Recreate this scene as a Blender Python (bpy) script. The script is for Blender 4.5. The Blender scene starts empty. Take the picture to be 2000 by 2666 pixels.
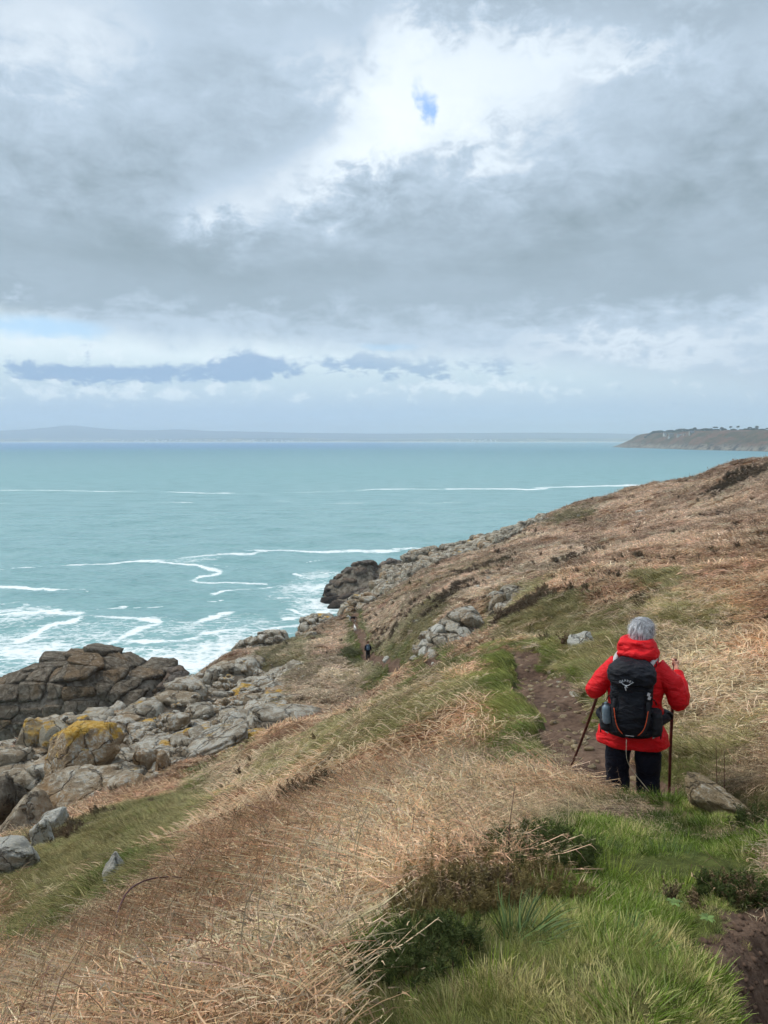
import bpy, bmesh, math, random
import numpy as np
from mathutils import Vector, Matrix, Euler
random.seed(7)
rng = np.random.default_rng(7)
S = bpy.context.scene
C = S.collection
EYE = 40.0                    # camera height above the sea, metres
FPX = 2000.0
PITCH = math.radians(5.37)
cp, sp = math.cos(PITCH), math.sin(PITCH)

# ------------------------------------------------------------------ camera
cam = bpy.data.cameras.new('camera')
cam.sensor_fit = 'VERTICAL'; cam.sensor_height = 36.0
cam.lens = 36.0 * FPX / 2666.0
cam.clip_start = 0.05; cam.clip_end = 80000
camo = bpy.data.objects.new('camera', cam); C.objects.link(camo)
camo.location = (0, 0, EYE)
camo.rotation_euler = (math.radians(90) - PITCH, 0, 0)
S.camera = camo

# ------------------------------------------------------------------ node expression helper
class X:
    """a socket with arithmetic"""
    def __init__(s, nt, sock): s.nt, s.s = nt, sock
    def _m(s, op, *a, clamp=False):
        n = s.nt.nodes.new('ShaderNodeMath'); n.operation = op; n.use_clamp = clamp
        for i, v in enumerate((s,) + a):
            if isinstance(v, X): s.nt.links.new(v.s, n.inputs[i])
            else: n.inputs[i].default_value = float(v)
        return X(s.nt, n.outputs[0])
    def __add__(s, o): return s._m('ADD', o)
    __radd__ = __add__
    def __sub__(s, o): return s._m('SUBTRACT', o)
    def __rsub__(s, o): return (s * -1.0) + o
    def __mul__(s, o): return s._m('MULTIPLY', o)
    __rmul__ = __mul__
    def __truediv__(s, o): return s._m('DIVIDE', o)
    def pow(s, o): return s._m('POWER', o)
    def mx(s, o): return s._m('MAXIMUM', o)
    def mn(s, o): return s._m('MINIMUM', o)
    def clamp(s): return s._m('ADD', 0.0, clamp=True)
    def step(s, a, b):       # smoothstep
        n = s.nt.nodes.new('ShaderNodeMapRange'); n.interpolation_type = 'SMOOTHSTEP'
        s.nt.links.new(s.s, n.inputs[0])
        n.inputs[1].default_value = a; n.inputs[2].default_value = b
        return X(s.nt, n.outputs[0])
    def lin(s, a, b, c=0.0, d=1.0):
        n = s.nt.nodes.new('ShaderNodeMapRange')
        s.nt.links.new(s.s, n.inputs[0])
        n.inputs[1].default_value = a; n.inputs[2].default_value = b
        n.inputs[3].default_value = c; n.inputs[4].default_value = d
        return X(s.nt, n.outputs[0])
def vcomb(nt, x, y, z=0.0):
    n = nt.nodes.new('ShaderNodeCombineXYZ')
    for i, v in enumerate((x, y, z)):
        if isinstance(v, X): nt.links.new(v.s, n.inputs[i])
        else: n.inputs[i].default_value = v
    return X(nt, n.outputs[0])
def vmath(nt, op, a, b=None):
    n = nt.nodes.new('ShaderNodeVectorMath'); n.operation = op
    for i, v in enumerate((a, b)):
        if v is None: continue
        if isinstance(v, X): nt.links.new(v.s, n.inputs[i])
        else: n.inputs[i].default_value = v
    return X(nt, n.outputs[1] if op in ('LENGTH', 'DOT_PRODUCT') else n.outputs[0])
def noise(nt, vec, scale, detail=4, rough=0.55, dist=0.0, col=False):
    n = nt.nodes.new('ShaderNodeTexNoise')
    nt.links.new(vec.s, n.inputs['Vector'])
    n.inputs['Scale'].default_value = scale; n.inputs['Detail'].default_value = detail
    n.inputs['Roughness'].default_value = rough; n.inputs['Distortion'].default_value = dist
    return X(nt, n.outputs['Color' if col else 'Fac'])
def voro(nt, vec, scale, feature='F1', rand=1.0):
    n = nt.nodes.new('ShaderNodeTexVoronoi'); n.feature = feature
    nt.links.new(vec.s, n.inputs['Vector']); n.inputs['Scale'].default_value = scale
    n.inputs['Randomness'].default_value = rand
    return X(nt, n.outputs['Distance'])
def ramp(nt, fac, stops, interp='LINEAR'):
    n = nt.nodes.new('ShaderNodeValToRGB'); nt.links.new(fac.s, n.inputs[0])
    e = n.color_ramp; e.interpolation = interp
    while len(e.elements) > 1: e.elements.remove(e.elements[0])
    for i, (p, c) in enumerate(stops):
        el = e.elements[0] if i == 0 else e.elements.new(p)
        el.position = p; el.color = (c[0], c[1], c[2], 1) if not isinstance(c, float) else (c, c, c, 1)
    return X(nt, n.outputs[0])
def mixc(nt, f, a, b, mode='MIX'):
    n = nt.nodes.new('ShaderNodeMix'); n.data_type = 'RGBA'; n.blend_type = mode
    for i, v in ((0, f), (6, a), (7, b)):
        if isinstance(v, X): nt.links.new(v.s, n.inputs[i])
        elif i == 0: n.inputs[i].default_value = v
        else: n.inputs[i].default_value = (v[0], v[1], v[2], 1)
    return X(nt, n.outputs[2])
def srgb(r, g, b):
    f = lambda c: c / 12.92 if c <= .04045 else ((c + .055) / 1.055) ** 2.4
    return (f(r / 255), f(g / 255), f(b / 255))

# ------------------------------------------------------------------ light and sky
SUN_EL, SUN_AZ = 52.0, -62.0             # degrees; azimuth from the view direction towards the right
w = bpy.data.worlds.new('World'); S.world = w; w.use_nodes = True
nt = w.node_tree; nt.nodes.clear()
def build_sky(nt):
    out = nt.nodes.new('ShaderNodeOutputWorld'); bg = nt.nodes.new('ShaderNodeBackground')
    nt.links.new(bg.outputs[0], out.inputs[0]); bg.inputs[1].default_value = 0.1
    sky = nt.nodes.new('ShaderNodeTexSky'); sky.sky_type = 'NISHITA'; sky.sun_disc = False
    sky.sun_elevation = math.radians(SUN_EL); sky.sun_rotation = math.radians(SUN_AZ)
    sky.altitude = 40; sky.air_density = 1.0; sky.dust_density = 1.0; sky.ozone_density = 1.5
    tc = nt.nodes.new('ShaderNodeTexCoord')
    D = X(nt, tc.outputs['Generated'])
    sx = nt.nodes.new('ShaderNodeSeparateXYZ'); nt.links.new(D.s, sx.inputs[0])
    dx, dy, dz = (X(nt, sx.outputs[i]) for i in range(3))
    el = dz._m('ARCSINE') * 57.2958
    az = dx._m('ARCTAN2', dy) * 57.2958
    # a flat cloud deck seen in perspective, for the grain of the clouds
    k = dz.mx(0.0) + 0.16
    deck = vcomb(nt, dx / k, dy / k, 0.0)
    n1 = noise(nt, deck, 0.9, 7, 0.56, 0.6)
    n2 = noise(nt, deck, 2.9, 8, 0.64, 0.5)
    ae = vcomb(nt, az * 0.1, el * 0.16, 0.0)
    n3 = noise(nt, ae, 1.3, 5, 0.55, 0.3)
    nf = noise(nt, ae, 4.2, 8, 0.66, 0.35)
    wx = (n3 - 0.5) * 8.0 + (nf - .5) * 6.0; wy = (nf - 0.5) * 7.0 + (n2 - 0.5) * 6.0
    azw, elw = az + wx, el + wy
    P = vcomb(nt, azw, elw, 0.0)
    def aeof(px, py):
        x, y, z = px - 1000, FPX * cp - (py - 1333) * sp, -FPX * sp - (py - 1333) * cp
        return math.degrees(math.atan2(x, y)), math.degrees(math.atan2(z, math.hypot(x, y)))
    def blob(px, py, rx, ry, vec=P):
        a, e = aeof(px, py)
        sa, se = 1 / (rx / 2000 * 57.3), 1 / (ry / 2000 * 57.3)
        n = nt.nodes.new('ShaderNodeVectorMath'); n.operation = 'MULTIPLY_ADD'
        nt.links.new(vec.s, n.inputs[0]); n.inputs[1].default_value = (sa, se, 0); n.inputs[2].default_value = (-a * sa, -e * se, 0)
        q = vmath(nt, 'DOT_PRODUCT', X(nt, n.outputs[0]), X(nt, n.outputs[0]))
        return (q * -1.0)._m('EXPONENT')
    # base brightness of the cloud underside against elevation
    base = ramp(nt, (elw * (1 / 60.0)).clamp(), [(0.0, .46), (0.07, .47), (.10, .52), (0.135, .48), (0.165, .30), (0.22, .31),
                                       (.30, .38), (.42, .46), (.60, .52), (1.0, .55)])
    B = base
    for px, py, rx, ry, a in BLOBS: B = B + blob(px, py, rx, ry) * a
    bil = voro(nt, vmath(nt, 'ADD', deck, vs(nt, noise(nt, deck, 1.6, 5, .6, col=True), .55)), 3.1)
    B = B + (.42 - bil) * .12 * el.step(8, 16)
    B = B + (n1 - 0.5) * 0.42 * el.step(6, 14) + (n2 - 0.5) * 0.28 * el.step(7, 18) + (nf - .5) * 0.24 * el.step(7, 18)
    cloud = ramp(nt, B.clamp(), [(0.0, srgb(108, 124, 138)), (.16, srgb(126, 142, 152)), (.32, srgb(150, 166, 180)), (.5, srgb(172, 188, 204)), (.58, srgb(190, 202, 214)),
                                 (.66, srgb(206, 217, 227)), (.85, srgb(222, 230, 237)), (1.0, srgb(234, 238, 242))])
    # the lighter far sky under the cloud deck, with the bank of slate blue cloud
    far = ramp(nt, (el * (1 / 12.0) + (nf - .5) * 0.10).clamp(), [(0.0, srgb(160, 180, 202)), (.18, srgb(164, 184, 204)), (.27, srgb(176, 194, 208)), (.38, srgb(188, 205, 214)),
                                       (.50, srgb(208, 221, 227)), (.70, srgb(212, 224, 230)), (1, srgb(180, 204, 222))])
    puff = (noise(nt, ae, 7.0, 6, 0.6, 0.3) + blob(300, 1020, 500, 26, vcomb(nt, az, el)) * .18 + blob(1250, 1010, 260, 22, vcomb(nt, az, el)) * .22 + blob(420, 900, 600, 45, vcomb(nt, az, el)) * .14).step(.58, .76)
    far = mixc(nt, puff * el.step(1.6, 3.4) * (1.0 - el.step(7.0, 9.0)) * 0.8, far, srgb(214, 224, 230))
    nq = noise(nt, vcomb(nt, az * .22, el * .55, 0.0), 3.2, 6, .62, .6)
    AE = vcomb(nt, az + (nf - .5) * 3.0, el + (nq - .5) * 1.5 * (el * 1.0).step(5.4, 6.6) + (nq - .5) * .9, 0.0)
    bank = None
    for px, py, rx, ry, a in [(150, 972, 120, 26, 1), (330, 975, 130, 24, 1), (520, 968, 120, 26, 1), (640, 945, 75, 42, 1.1), (730, 958, 85, 26, .9),
                              (930, 940, 120, 28, .85), (1090, 955, 130, 30, .75), (1280, 950, 130, 34, .75), (1000, 985, 60, 10, .2)]:
        v = blob(px, py, rx, ry, AE) * a
        bank = v if bank is None else bank + v
    bank = (bank * .8 + (nq - .5) * 1.5 + (nf - .5) * 2.0).step(.30, .80)
    far = mixc(nt, bank * 0.78, far, mixc(nt, az.step(-12, 8), srgb(114, 146, 186), srgb(134, 160, 188)))
    # gap between: the deck stops at about 7.5 degrees on the left, lower towards the right
    edge = el + (nf - .5) * 1.6 + (n3 - .5) * 2.0 + az.lin(-28, 28, 0.0, 1.0).pow(2.0) * 3.8 - az.lin(-28, -16, 1.2, 0.0)
    m = edge.step(6.0, 8.3)
    col = mixc(nt, m, far, cloud)
    # openings with blue sky
    blue = mixc(nt, 0.25, vs(nt, X(nt, sky.outputs[0]), .085), (0.3, 0.55, 0.95))
    nb = (nf - .5) * 1.1
    RAW = vcomb(nt, az + wy * .25, el + wx * .12)
    b1 = ((blob(1118, 290, 22, 42, RAW) + blob(1090, 235, 20, 46, RAW) * .55) + (noise(nt, vcomb(nt, az, el), 1.6, 7, .65) - .5) * 1.1).step(.28, 1.1) * .8
    b2 = (blob(110, 850, 190, 34, RAW) + nb * .8).step(.35, 1.0) * .8
    b3 = (blob(1000, 902, 120, 14, RAW) + nb * .7).step(.4, 1.0) * .45
    col = mixc(nt, b1, col, srgb(110, 160, 222))
    col = mixc(nt, (b2 + b3).clamp(), col, mixc(nt, .45, blue, srgb(160, 208, 244)))
    # cloud light sits in the same scale as the sky texture
    col = vs(nt, col, 7.2)
    sel = az * 0.0
    nt.links.new(col.s, bg.inputs[0])
def vs(nt, v, k):
    n = nt.nodes.new('ShaderNodeVectorMath'); n.operation = 'SCALE'
    nt.links.new(v.s, n.inputs[0]); n.inputs['Scale'].default_value = k
    return X(nt, n.outputs[0])
BLOBS = [  # px, py, rx, ry, brightness: where the clouds are thin or thick
    (1030, 360, 100, 75, .22), (940, 420, 110, 50, .26), (1120, 230, 270, 160, .22), (1330, 330, 260, 150, .16), (1010, 120, 90, 120, .12),
    (620, 560, 120, 70, .28), (800, 480, 150, 70, .24), (1700, 130, 170, 40, .16), (130, 140, 200, 130, .13), (330, 60, 120, 90, .06),
    (620, 200, 220, 160, -.03), (480, 560, 300, 150, -.08), (1250, 20, 380, 50, -.22), (1850, 40, 200, 50, -.12), (1150, 430, 90, 45, -.10), (1750, 450, 300, 200, -.06),
    (1650, 900, 300, 34, .12), (1450, 180, 200, 120, .08), (200, 420, 160, 90, .05), (0, 790, 200, 30, -.12), (1050, 840, 300, 40, -.05), (1100, 560, 300, 60, -.02)]
build_sky(nt)
sun = bpy.data.lights.new('sun', 'SUN'); sun.energy = 1.5; sun.angle = math.radians(16); sun.color = (1.0, .95, .87)
suno = bpy.data.objects.new('sun', sun); C.objects.link(suno)
e_, a_ = math.radians(SUN_EL), math.radians(SUN_AZ)
suno.rotation_euler = Vector((math.sin(a_) * math.cos(e_), math.cos(a_) * math.cos(e_), math.sin(e_))).to_track_quat('Z', 'Y').to_euler()
S.view_settings.view_transform = 'Standard'; S.view_settings.look = 'None'
S.view_settings.gamma = 1.0; S.view_settings.use_curve_mapping = False
S.view_settings.exposure = 0.9
S.cycles.max_bounces = 6; S.cycles.diffuse_bounces = 3; S.cycles.glossy_bounces = 3; S.cycles.transparent_max_bounces = 8
S.cycles.volume_bounces = 1
S.cycles.use_denoising = True
S.cycles.use_adaptive_sampling = True; S.cycles.adaptive_threshold = 0.03; S.cycles.adaptive_min_samples = 24

# ------------------------------------------------------------------ object helpers
def tag(o, label=None, cat=None, group=None, kind=None):
    if label: o['label'] = label
    if cat: o['category'] = cat
    if group: o['group'] = group
    if kind: o['kind'] = kind
    return o
def mesh_np(name, V, F, mats=(), smooth=True):
    """V (n,3), F (m,3|4) or list of such arrays"""
    me = bpy.data.meshes.new(name)
    Fs = F if isinstance(F, list) else [F]
    V = np.asarray(V, dtype=np.float32)
    me.vertices.add(len(V)); me.vertices.foreach_set('co', V.ravel())
    idx = np.concatenate([np.asarray(f, dtype=np.int32).ravel() for f in Fs])
    tot = np.concatenate([np.full(len(f), np.asarray(f).shape[1], dtype=np.int32) for f in Fs])
    st = np.concatenate([[0], np.cumsum(tot)[:-1]]).astype(np.int32)
    me.loops.add(len(idx)); me.loops.foreach_set('vertex_index', idx)
    me.polygons.add(len(tot)); me.polygons.foreach_set('loop_start', st); me.polygons.foreach_set('loop_total', tot)
    me.update(calc_edges=True)
    if smooth: me.polygons.foreach_set('use_smooth', np.ones(len(tot), dtype=bool))
    for m in mats: me.materials.append(m)
    return me
def fattr(me, name, vals, typ='FLOAT', dom='POINT'):
    a = me.attributes.new(name, typ, dom)
    v = np.asarray(vals, dtype=np.float32)
    if typ == 'FLOAT': a.data.foreach_set('value', v.ravel())
    elif typ == 'FLOAT_VECTOR': a.data.foreach_set('vector', v.ravel())
    elif typ == 'FLOAT_COLOR':
        if v.shape[1] == 3: v = np.hstack([v, np.ones((len(v), 1), np.float32)])
        a.data.foreach_set('color', v.ravel())
def link(name, me, parent=None, loc=None):
    o = bpy.data.objects.new(name, me); C.objects.link(o)
    if parent: o.parent = parent
    if loc is not None: o.location = loc
    return o
def material(name):
    m = bpy.data.materials.new(name); m.use_nodes = True
    nt = m.node_tree; nt.nodes.clear()
    out = nt.nodes.new('ShaderNodeOutputMaterial')
    return m, nt, out
def attr(nt, name, typ='GEOMETRY'):
    n = nt.nodes.new('ShaderNodeAttribute'); n.attribute_name = name; n.attribute_type = typ
    return n
def principled(nt, out, col, rough=.8, spec=.3, bump=None, bdist=.02, bstr=1.0):
    p = nt.nodes.new('ShaderNodeBsdfPrincipled')
    if isinstance(col, X): nt.links.new(col.s, p.inputs['Base Color'])
    else: p.inputs['Base Color'].default_value = (*col, 1)
    if isinstance(rough, X): nt.links.new(rough.s, p.inputs['Roughness'])
    else: p.inputs['Roughness'].default_value = rough
    p.inputs['Specular IOR Level'].default_value = spec
    if bump is not None:
        b = nt.nodes.new('ShaderNodeBump'); b.inputs['Distance'].default_value = bdist; b.inputs['Strength'].default_value = bstr
        nt.links.new(bump.s, b.inputs['Height']); nt.links.new(b.outputs[0], p.inputs['Normal'])
    if out is not None: nt.links.new(p.outputs[0], out.inputs[0])
    return p
def simple(name, col, rough=.7, spec=.3, var=.12, scale=40, bump=0.0):
    m, nt, out = material(name)
    g = X(nt, nt.nodes.new('ShaderNodeTexCoord').outputs['Object'])
    n = noise(nt, g, scale, 4, .6)
    c = mixc(nt, n.step(.3, .7), tuple(v * (1 - var) for v in col), tuple(min(1, v * (1 + var)) for v in col))
    principled(nt, out, c, rough, spec, n if bump else None, bump or .01)
    return m

# ------------------------------------------------------------------ numpy noise
def _hash(ix, iy, iz, seed=0):
    h = (ix.astype(np.int64) * 374761393 + iy.astype(np.int64) * 668265263 + iz.astype(np.int64) * 2147483647 + seed * 1274126177) & 0xffffffff
    h = ((h ^ (h >> 13)) * 1274126177) & 0xffffffff
    h = ((h ^ (h >> 16)) * 2246822519) & 0xffffffff
    return ((h ^ (h >> 15)) & 0xffffff) / float(0xffffff)
def vnoise(x, y, z=None, seed=0):
    x = np.asarray(x, float); y = np.asarray(y, float)
    x0, y0 = np.floor(x), np.floor(y); fx, fy = x - x0, y - y0
    fx = fx * fx * fx * (fx * (fx * 6 - 15) + 10); fy = fy * fy * fy * (fy * (fy * 6 - 15) + 10)
    if z is None:
        z0 = np.zeros_like(x0)
        h = lambda a, b: _hash(x0 + a, y0 + b, z0, seed)
        return ((h(0, 0) * (1 - fx) + h(1, 0) * fx) * (1 - fy) + (h(0, 1) * (1 - fx) + h(1, 1) * fx) * fy) * 2 - 1
    z = np.asarray(z, float); z0 = np.floor(z); fz = z - z0; fz = fz * fz * fz * (fz * (fz * 6 - 15) + 10)
    r = 0
    for c in (0, 1):
        h = lambda a, b: _hash(x0 + a, y0 + b, z0 + c, seed)
        v = (h(0, 0) * (1 - fx) + h(1, 0) * fx) * (1 - fy) + (h(0, 1) * (1 - fx) + h(1, 1) * fx) * fy
        r = r + v * (fz if c else 1 - fz)
    return r * 2 - 1
def fbm(x, y, z=None, oct=4, lac=2.1, gain=.5, seed=0):
    r, a, f = 0, 1.0, 1.0
    for i in range(oct):
        r = r + a * vnoise(x * f + 17.3 * i, y * f - 9.1 * i, None if z is None else z * f + 5.7 * i, seed + i)
        a *= gain; f *= lac
    return r
def sstep(a, b, x):
    t = np.clip((x - a) / (b - a), 0, 1); return t * t * (3 - 2 * t)

# ------------------------------------------------------------------ from the photograph's pixels to points of the place
def W(px, py, d):
    """point on the sight line of a pixel (2000 x 2666) at the forward distance d; z is height above the sea"""
    y = FPX * cp - (py - 1333) * sp; z = -FPX * sp - (py - 1333) * cp
    return np.array([(px - 1000) / y * d, d, EYE + z / y * d])
def onsea(px, py, z=0.0):
    y = FPX * cp - (py - 1333) * sp; zz = -FPX * sp - (py - 1333) * cp
    k = (z - EYE) / zz
    return np.array([(px - 1000) * k, y * k])
# ------------------------------------------------------------------ the hillside as a height field
PTS = [  # px, py, distance
 (1000,2666,2.03),(700,2600,2.7),(1500,2400,2.65),(1950,2560,2.55),(1400,2190,4.1),(1600,2215,4.0),(1750,2215,4.1),(1980,2290,3.7),(1850,2150,4.9),(2000,2120,5.2),
 (1655,2108,6.4),(1600,2000,7.5),(1520,1900,9),(1480,1850,10.5),(1430,1780,13.5),(1390,1735,16.5),(1340,1697,20),
 (1080,1788,51),(1000,1750,62),(958,1704,71),(930,1650,82),(925,1610,92),(930,1590,97),
 (1240,1700,24),(1150,1740,28),(1060,1800,30),(950,1830,32),(850,1880,33),(750,1915,34),(600,1995,34),(400,2065,32),(200,2115,30),(0,2185,28),(-300,2300,26),
 (0,2480,7),(100,2400,8),(270,2295,9.5),(450,2195,12),(550,2135,14),(700,2055,17),(800,1960,22),(-200,2600,6),
 (300,2260,15.5),(100,2400,13.5),(0,2350,15),(45,2260,19),(300,2100,24),(500,2085,23),(150,2180,23),(400,2180,18),(-200,2400,17),
 (0,2660,4.2),(400,2500,4.8),(700,2400,4.8),(400,2350,7),(700,2200,7.5),(1000,2300,4.2),(1000,2110,7),(1200,2175,5),(1400,2100,5.6),(1560,2110,5.4),(1300,2000,8),(1100,1950,11),(900,2000,12),(1000,1850,17),(1250,1850,11.5),(1300,1750,16),(850,1900,22),(700,1950,26),
 (1850,1980,7.8),(2000,1900,8.5),(1900,1800,11),(1700,1750,14),(1530,1720,15),(1600,1650,19),(2000,1700,13),(2000,1600,18),(1800,1600,20),(1500,1600,26),(1400,1640,27),(2000,1500,27),(1700,1500,38),(1500,1500,48),(1400,1560,42),(1350,1640,34),
 (2000,1400,42),(1700,1400,65),(1500,1420,85),(2000,1300,75),(1800,1300,110),(2000,1205,150),(1900,1242,160),(1700,1274,165),(1560,1308,168),(1450,1349,172),(1400,1372,175),(1300,1402,178),(1200,1428,181),(1100,1450,184),(1000,1478,187),
 (1100,1722,40),(1230,1690,38),(1100,1650,52),(1050,1600,66),(1150,1550,66),(1300,1500,66),(1200,1480,92),(1000,1560,115),(1400,1400,112),(1100,1500,122),(1250,1450,132),(1550,1350,122),
 (880,1640,88),(800,1660,85),(850,1720,72),(820,1780,62),(760,1700,80),(750,1760,68),(845,1612,98),(740,1668,92),(620,1690,92),(540,1735,88),(700,1850,56),(500,1800,70),(500,1900,58),(600,1950,48),(620,1750,78),
 (300,1850,68),(300,1900,60),(150,1885,62),(0,1955,58),(0,2050,45),(300,2000,46),(450,2000,44),(120,2120,38),(150,1960,52),
 (1000,1540,150),(1100,1480,165),(900,1560,182),(970,1580,112)]
P3 = [W(*p) for p in PTS]
P3 += [np.array(p, float) for p in [  # x, y, height: beyond the frame and under the water
 (0,0,38.4),(-1.2,.8,38.0),(1.5,.5,38.35),(3,1.0,38.9),(4.5,4,38.9),(6,7,38.3),(0,-3,38.9),(-4,-3,37),(5,-4,40),(0,-12,39.5),(12,-8,42),(-12,-8,32),(15,10,39.5),(25,22,39),(45,42,38),(-30,0,26),(-30,20,24),(-22,40,14),
 (-45,40,6),(-60,60,-3),(-50,0,14),(-80,0,-3),(100,80,41),(150,150,42),(60,20,44),
 (-52,78,-4),(-42,80,-4),(-32,84,-3),(-60,95,-5),(-45,97,-5),(-30,108,-4),(-20,112,-4),(-12,125,-4),(-8,150,-4),(-14,172,-3),(-22,185,-5),(-10,200,-3),(-30,140,-6),
 (10,210,-2),(40,215,3),(70,220,8),(110,235,12),(-60,200,-8),(-200,100,-12),(-100,260,-12),(0,280,-7),(60,290,-3),(120,290,4),(200,300,6),(300,400,2),(100,400,-7),(200,600,-7),(400,600,-6),(0,500,-12),(500,300,25),(300,150,44),(200,0,50),(100,-100,45),(0,-100,36),(-100,-100,-3),(-150,0,-12),(-200,-150,-12),(900,900,-15),(0,1200,-20),(-900,300,-30),(900,0,60),(0,-300,40),(-300,-500,-20)]]
P3 = np.array(P3)
def _tps(r2): return np.where(r2 > 1e-9, 0.5 * r2 * np.log(np.maximum(r2, 1e-9)), 0)
def _warp(x, y):       # metres close by, logarithmic far away, so that near detail and far slopes both stay smooth
    r = np.hypot(x, y); k = np.log1p(r / 6.0) * 6.0 / np.maximum(r, 1e-6)
    k = np.where(r < 1e-6, 1.0, k)
    return x * k, y * k
def _prep():
    u, v = _warp(P3[:, 0], P3[:, 1]); n = len(P3)
    K = _tps((u[:, None] - u) ** 2 + (v[:, None] - v) ** 2)
    reg = 0.02 + 0.004 * np.hypot(P3[:, 0], P3[:, 1])
    K[np.arange(n), np.arange(n)] += reg
    Q = np.stack([np.ones(n), u, v], 1)
    A = np.block([[K, Q], [Q.T, np.zeros((3, 3))]])
    s = np.linalg.solve(A, np.concatenate([P3[:, 2], [0, 0, 0]]))
    return u, v, s
_U, _V, _Sol = _prep()
def base_h(x, y):
    x = np.asarray(x, float); sh = x.shape; x = x.ravel(); y = np.asarray(y, float).ravel()
    out = np.empty(len(x)); n = len(_U)
    for i in range(0, len(x), 20000):
        u, v = _warp(x[i:i + 20000], y[i:i + 20000])
        K = _tps((u[:, None] - _U) ** 2 + (v[:, None] - _V) ** 2)
        out[i:i + 20000] = K @ _Sol[:n] + _Sol[n] + _Sol[n + 1] * u + _Sol[n + 2] * v
    return out.reshape(sh)
# the paths
PATH_A = np.array([(2.4, -4), (1.8, -1.2), (1.45, 0.8), (1.52, 1.9), (1.92, 2.6), (2.55, 3.3), (2.9, 4.2), (2.75, 5.2)] + [tuple(W(*p)[:2]) for p in [(1700,2110,6.2),(1610,2010,7.4),(1530,1910,9),(1490,1850,10.5),(1425,1780,13.5),(1385,1735,16.5),(1345,1700,20)]]
                  + [(3.0, 26), (2.4, 34), (2.6, 42)] + [tuple(W(*p)[:2]) for p in [(1085,1790,51),(1000,1750,62),(958,1708,71),(932,1655,82),(925,1612,92),(935,1590,98)]] + [(1.0, 106), (4, 118)])
def seg_dist(x, y, pl):
    best = np.full(x.shape, 1e9); bt = np.zeros(x.shape)
    acc = 0
    for a, b in zip(pl[:-1], pl[1:]):
        dx, dy = b - a; L2 = dx * dx + dy * dy
        t = np.clip(((x - a[0]) * dx + (y - a[1]) * dy) / L2, 0, 1)
        d = np.hypot(x - a[0] - t * dx, y - a[1] - t * dy)
        m = d < best; best[m] = d[m]; bt[m] = (acc + t * math.sqrt(L2))[m]
        acc += math.sqrt(L2)
    return best, bt
def catmull(P, n=6):
    P = np.asarray(P, float); Q = np.vstack([2 * P[0] - P[1], P, 2 * P[-1] - P[-2]]); out = []
    for i in range(1, len(Q) - 2):
        for t in np.arange(n) / n:
            a, b, c, d = Q[i - 1], Q[i], Q[i + 1], Q[i + 2]
            out.append(.5 * ((2 * b) + (c - a) * t + (2 * a - 5 * b + 4 * c - d) * t * t + (3 * b - a - 3 * c + d) * t ** 3))
    out.append(P[-1]); return np.array(out)
PATH = catmull(PATH_A, 4)
def path_dist(x, y):
    x = np.asarray(x, float); y = np.asarray(y, float)
    d = np.full(x.shape, 99.0)
    m = (x > -12) & (x < 9) & (y > -8) & (y < 125)
    if m.any():
        dd, _ = seg_dist(x[m], y[m], PATH)
        dd = dd + 0.14 * fbm(x[m] * 1.7, y[m] * 1.7, oct=3, seed=31) * np.clip(y[m] / 6, .7, 1.5)
        d[m] = dd
    return d
def path_half(y): return 0.36 - .03 * (np.asarray(y) > 40) + .08 * np.exp(-((np.asarray(y) - 7.5) / 2.) ** 2) + 0.10 * np.exp(-((np.asarray(y) - 14) / 5) ** 2) + .06 * np.exp(-((np.asarray(y) - 2) / 2.) ** 2)
def H(x, y, detail=True):
    x = np.asarray(x, float); y = np.asarray(y, float)
    h = base_h(x, y)
    r = np.hypot(x, y)
    if detail:
        amp = np.clip(r / 60, .03, .55)
        h = h + amp * fbm(x / 5.5 + 3, y / 5.5, oct=3, seed=3) + np.clip(r / 200, .03, .14) * fbm(x / .9, y / .9, oct=3, seed=9)
    d = path_dist(x, y); hw = path_half(y)
    h = h - .20 * sstep(hw + .22, hw - .05, d) + .05 * np.exp(-((d - hw - .3) / .2) ** 2)
    h = h + .035 * fbm(x * 4.5, y * 3.2, oct=3, seed=12) * (d < .8) * (y < 30)
    # the cut bank above the path, on its right
    return h
_rt = np.geomspace(1.2, 300, 520)
def hit(px, py, full=False):
    """first point of the hillside on a pixel's sight line"""
    P = W(px, py, 1.0); dx, dz = P[0], P[2] - EYE
    hh = H(dx * _rt, _rt)
    below = (EYE + dz * _rt) < hh
    i = int(np.argmax(below)) if below.any() else len(_rt) - 1
    return np.array([dx * _rt[i], _rt[i], hh[i]])

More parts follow.
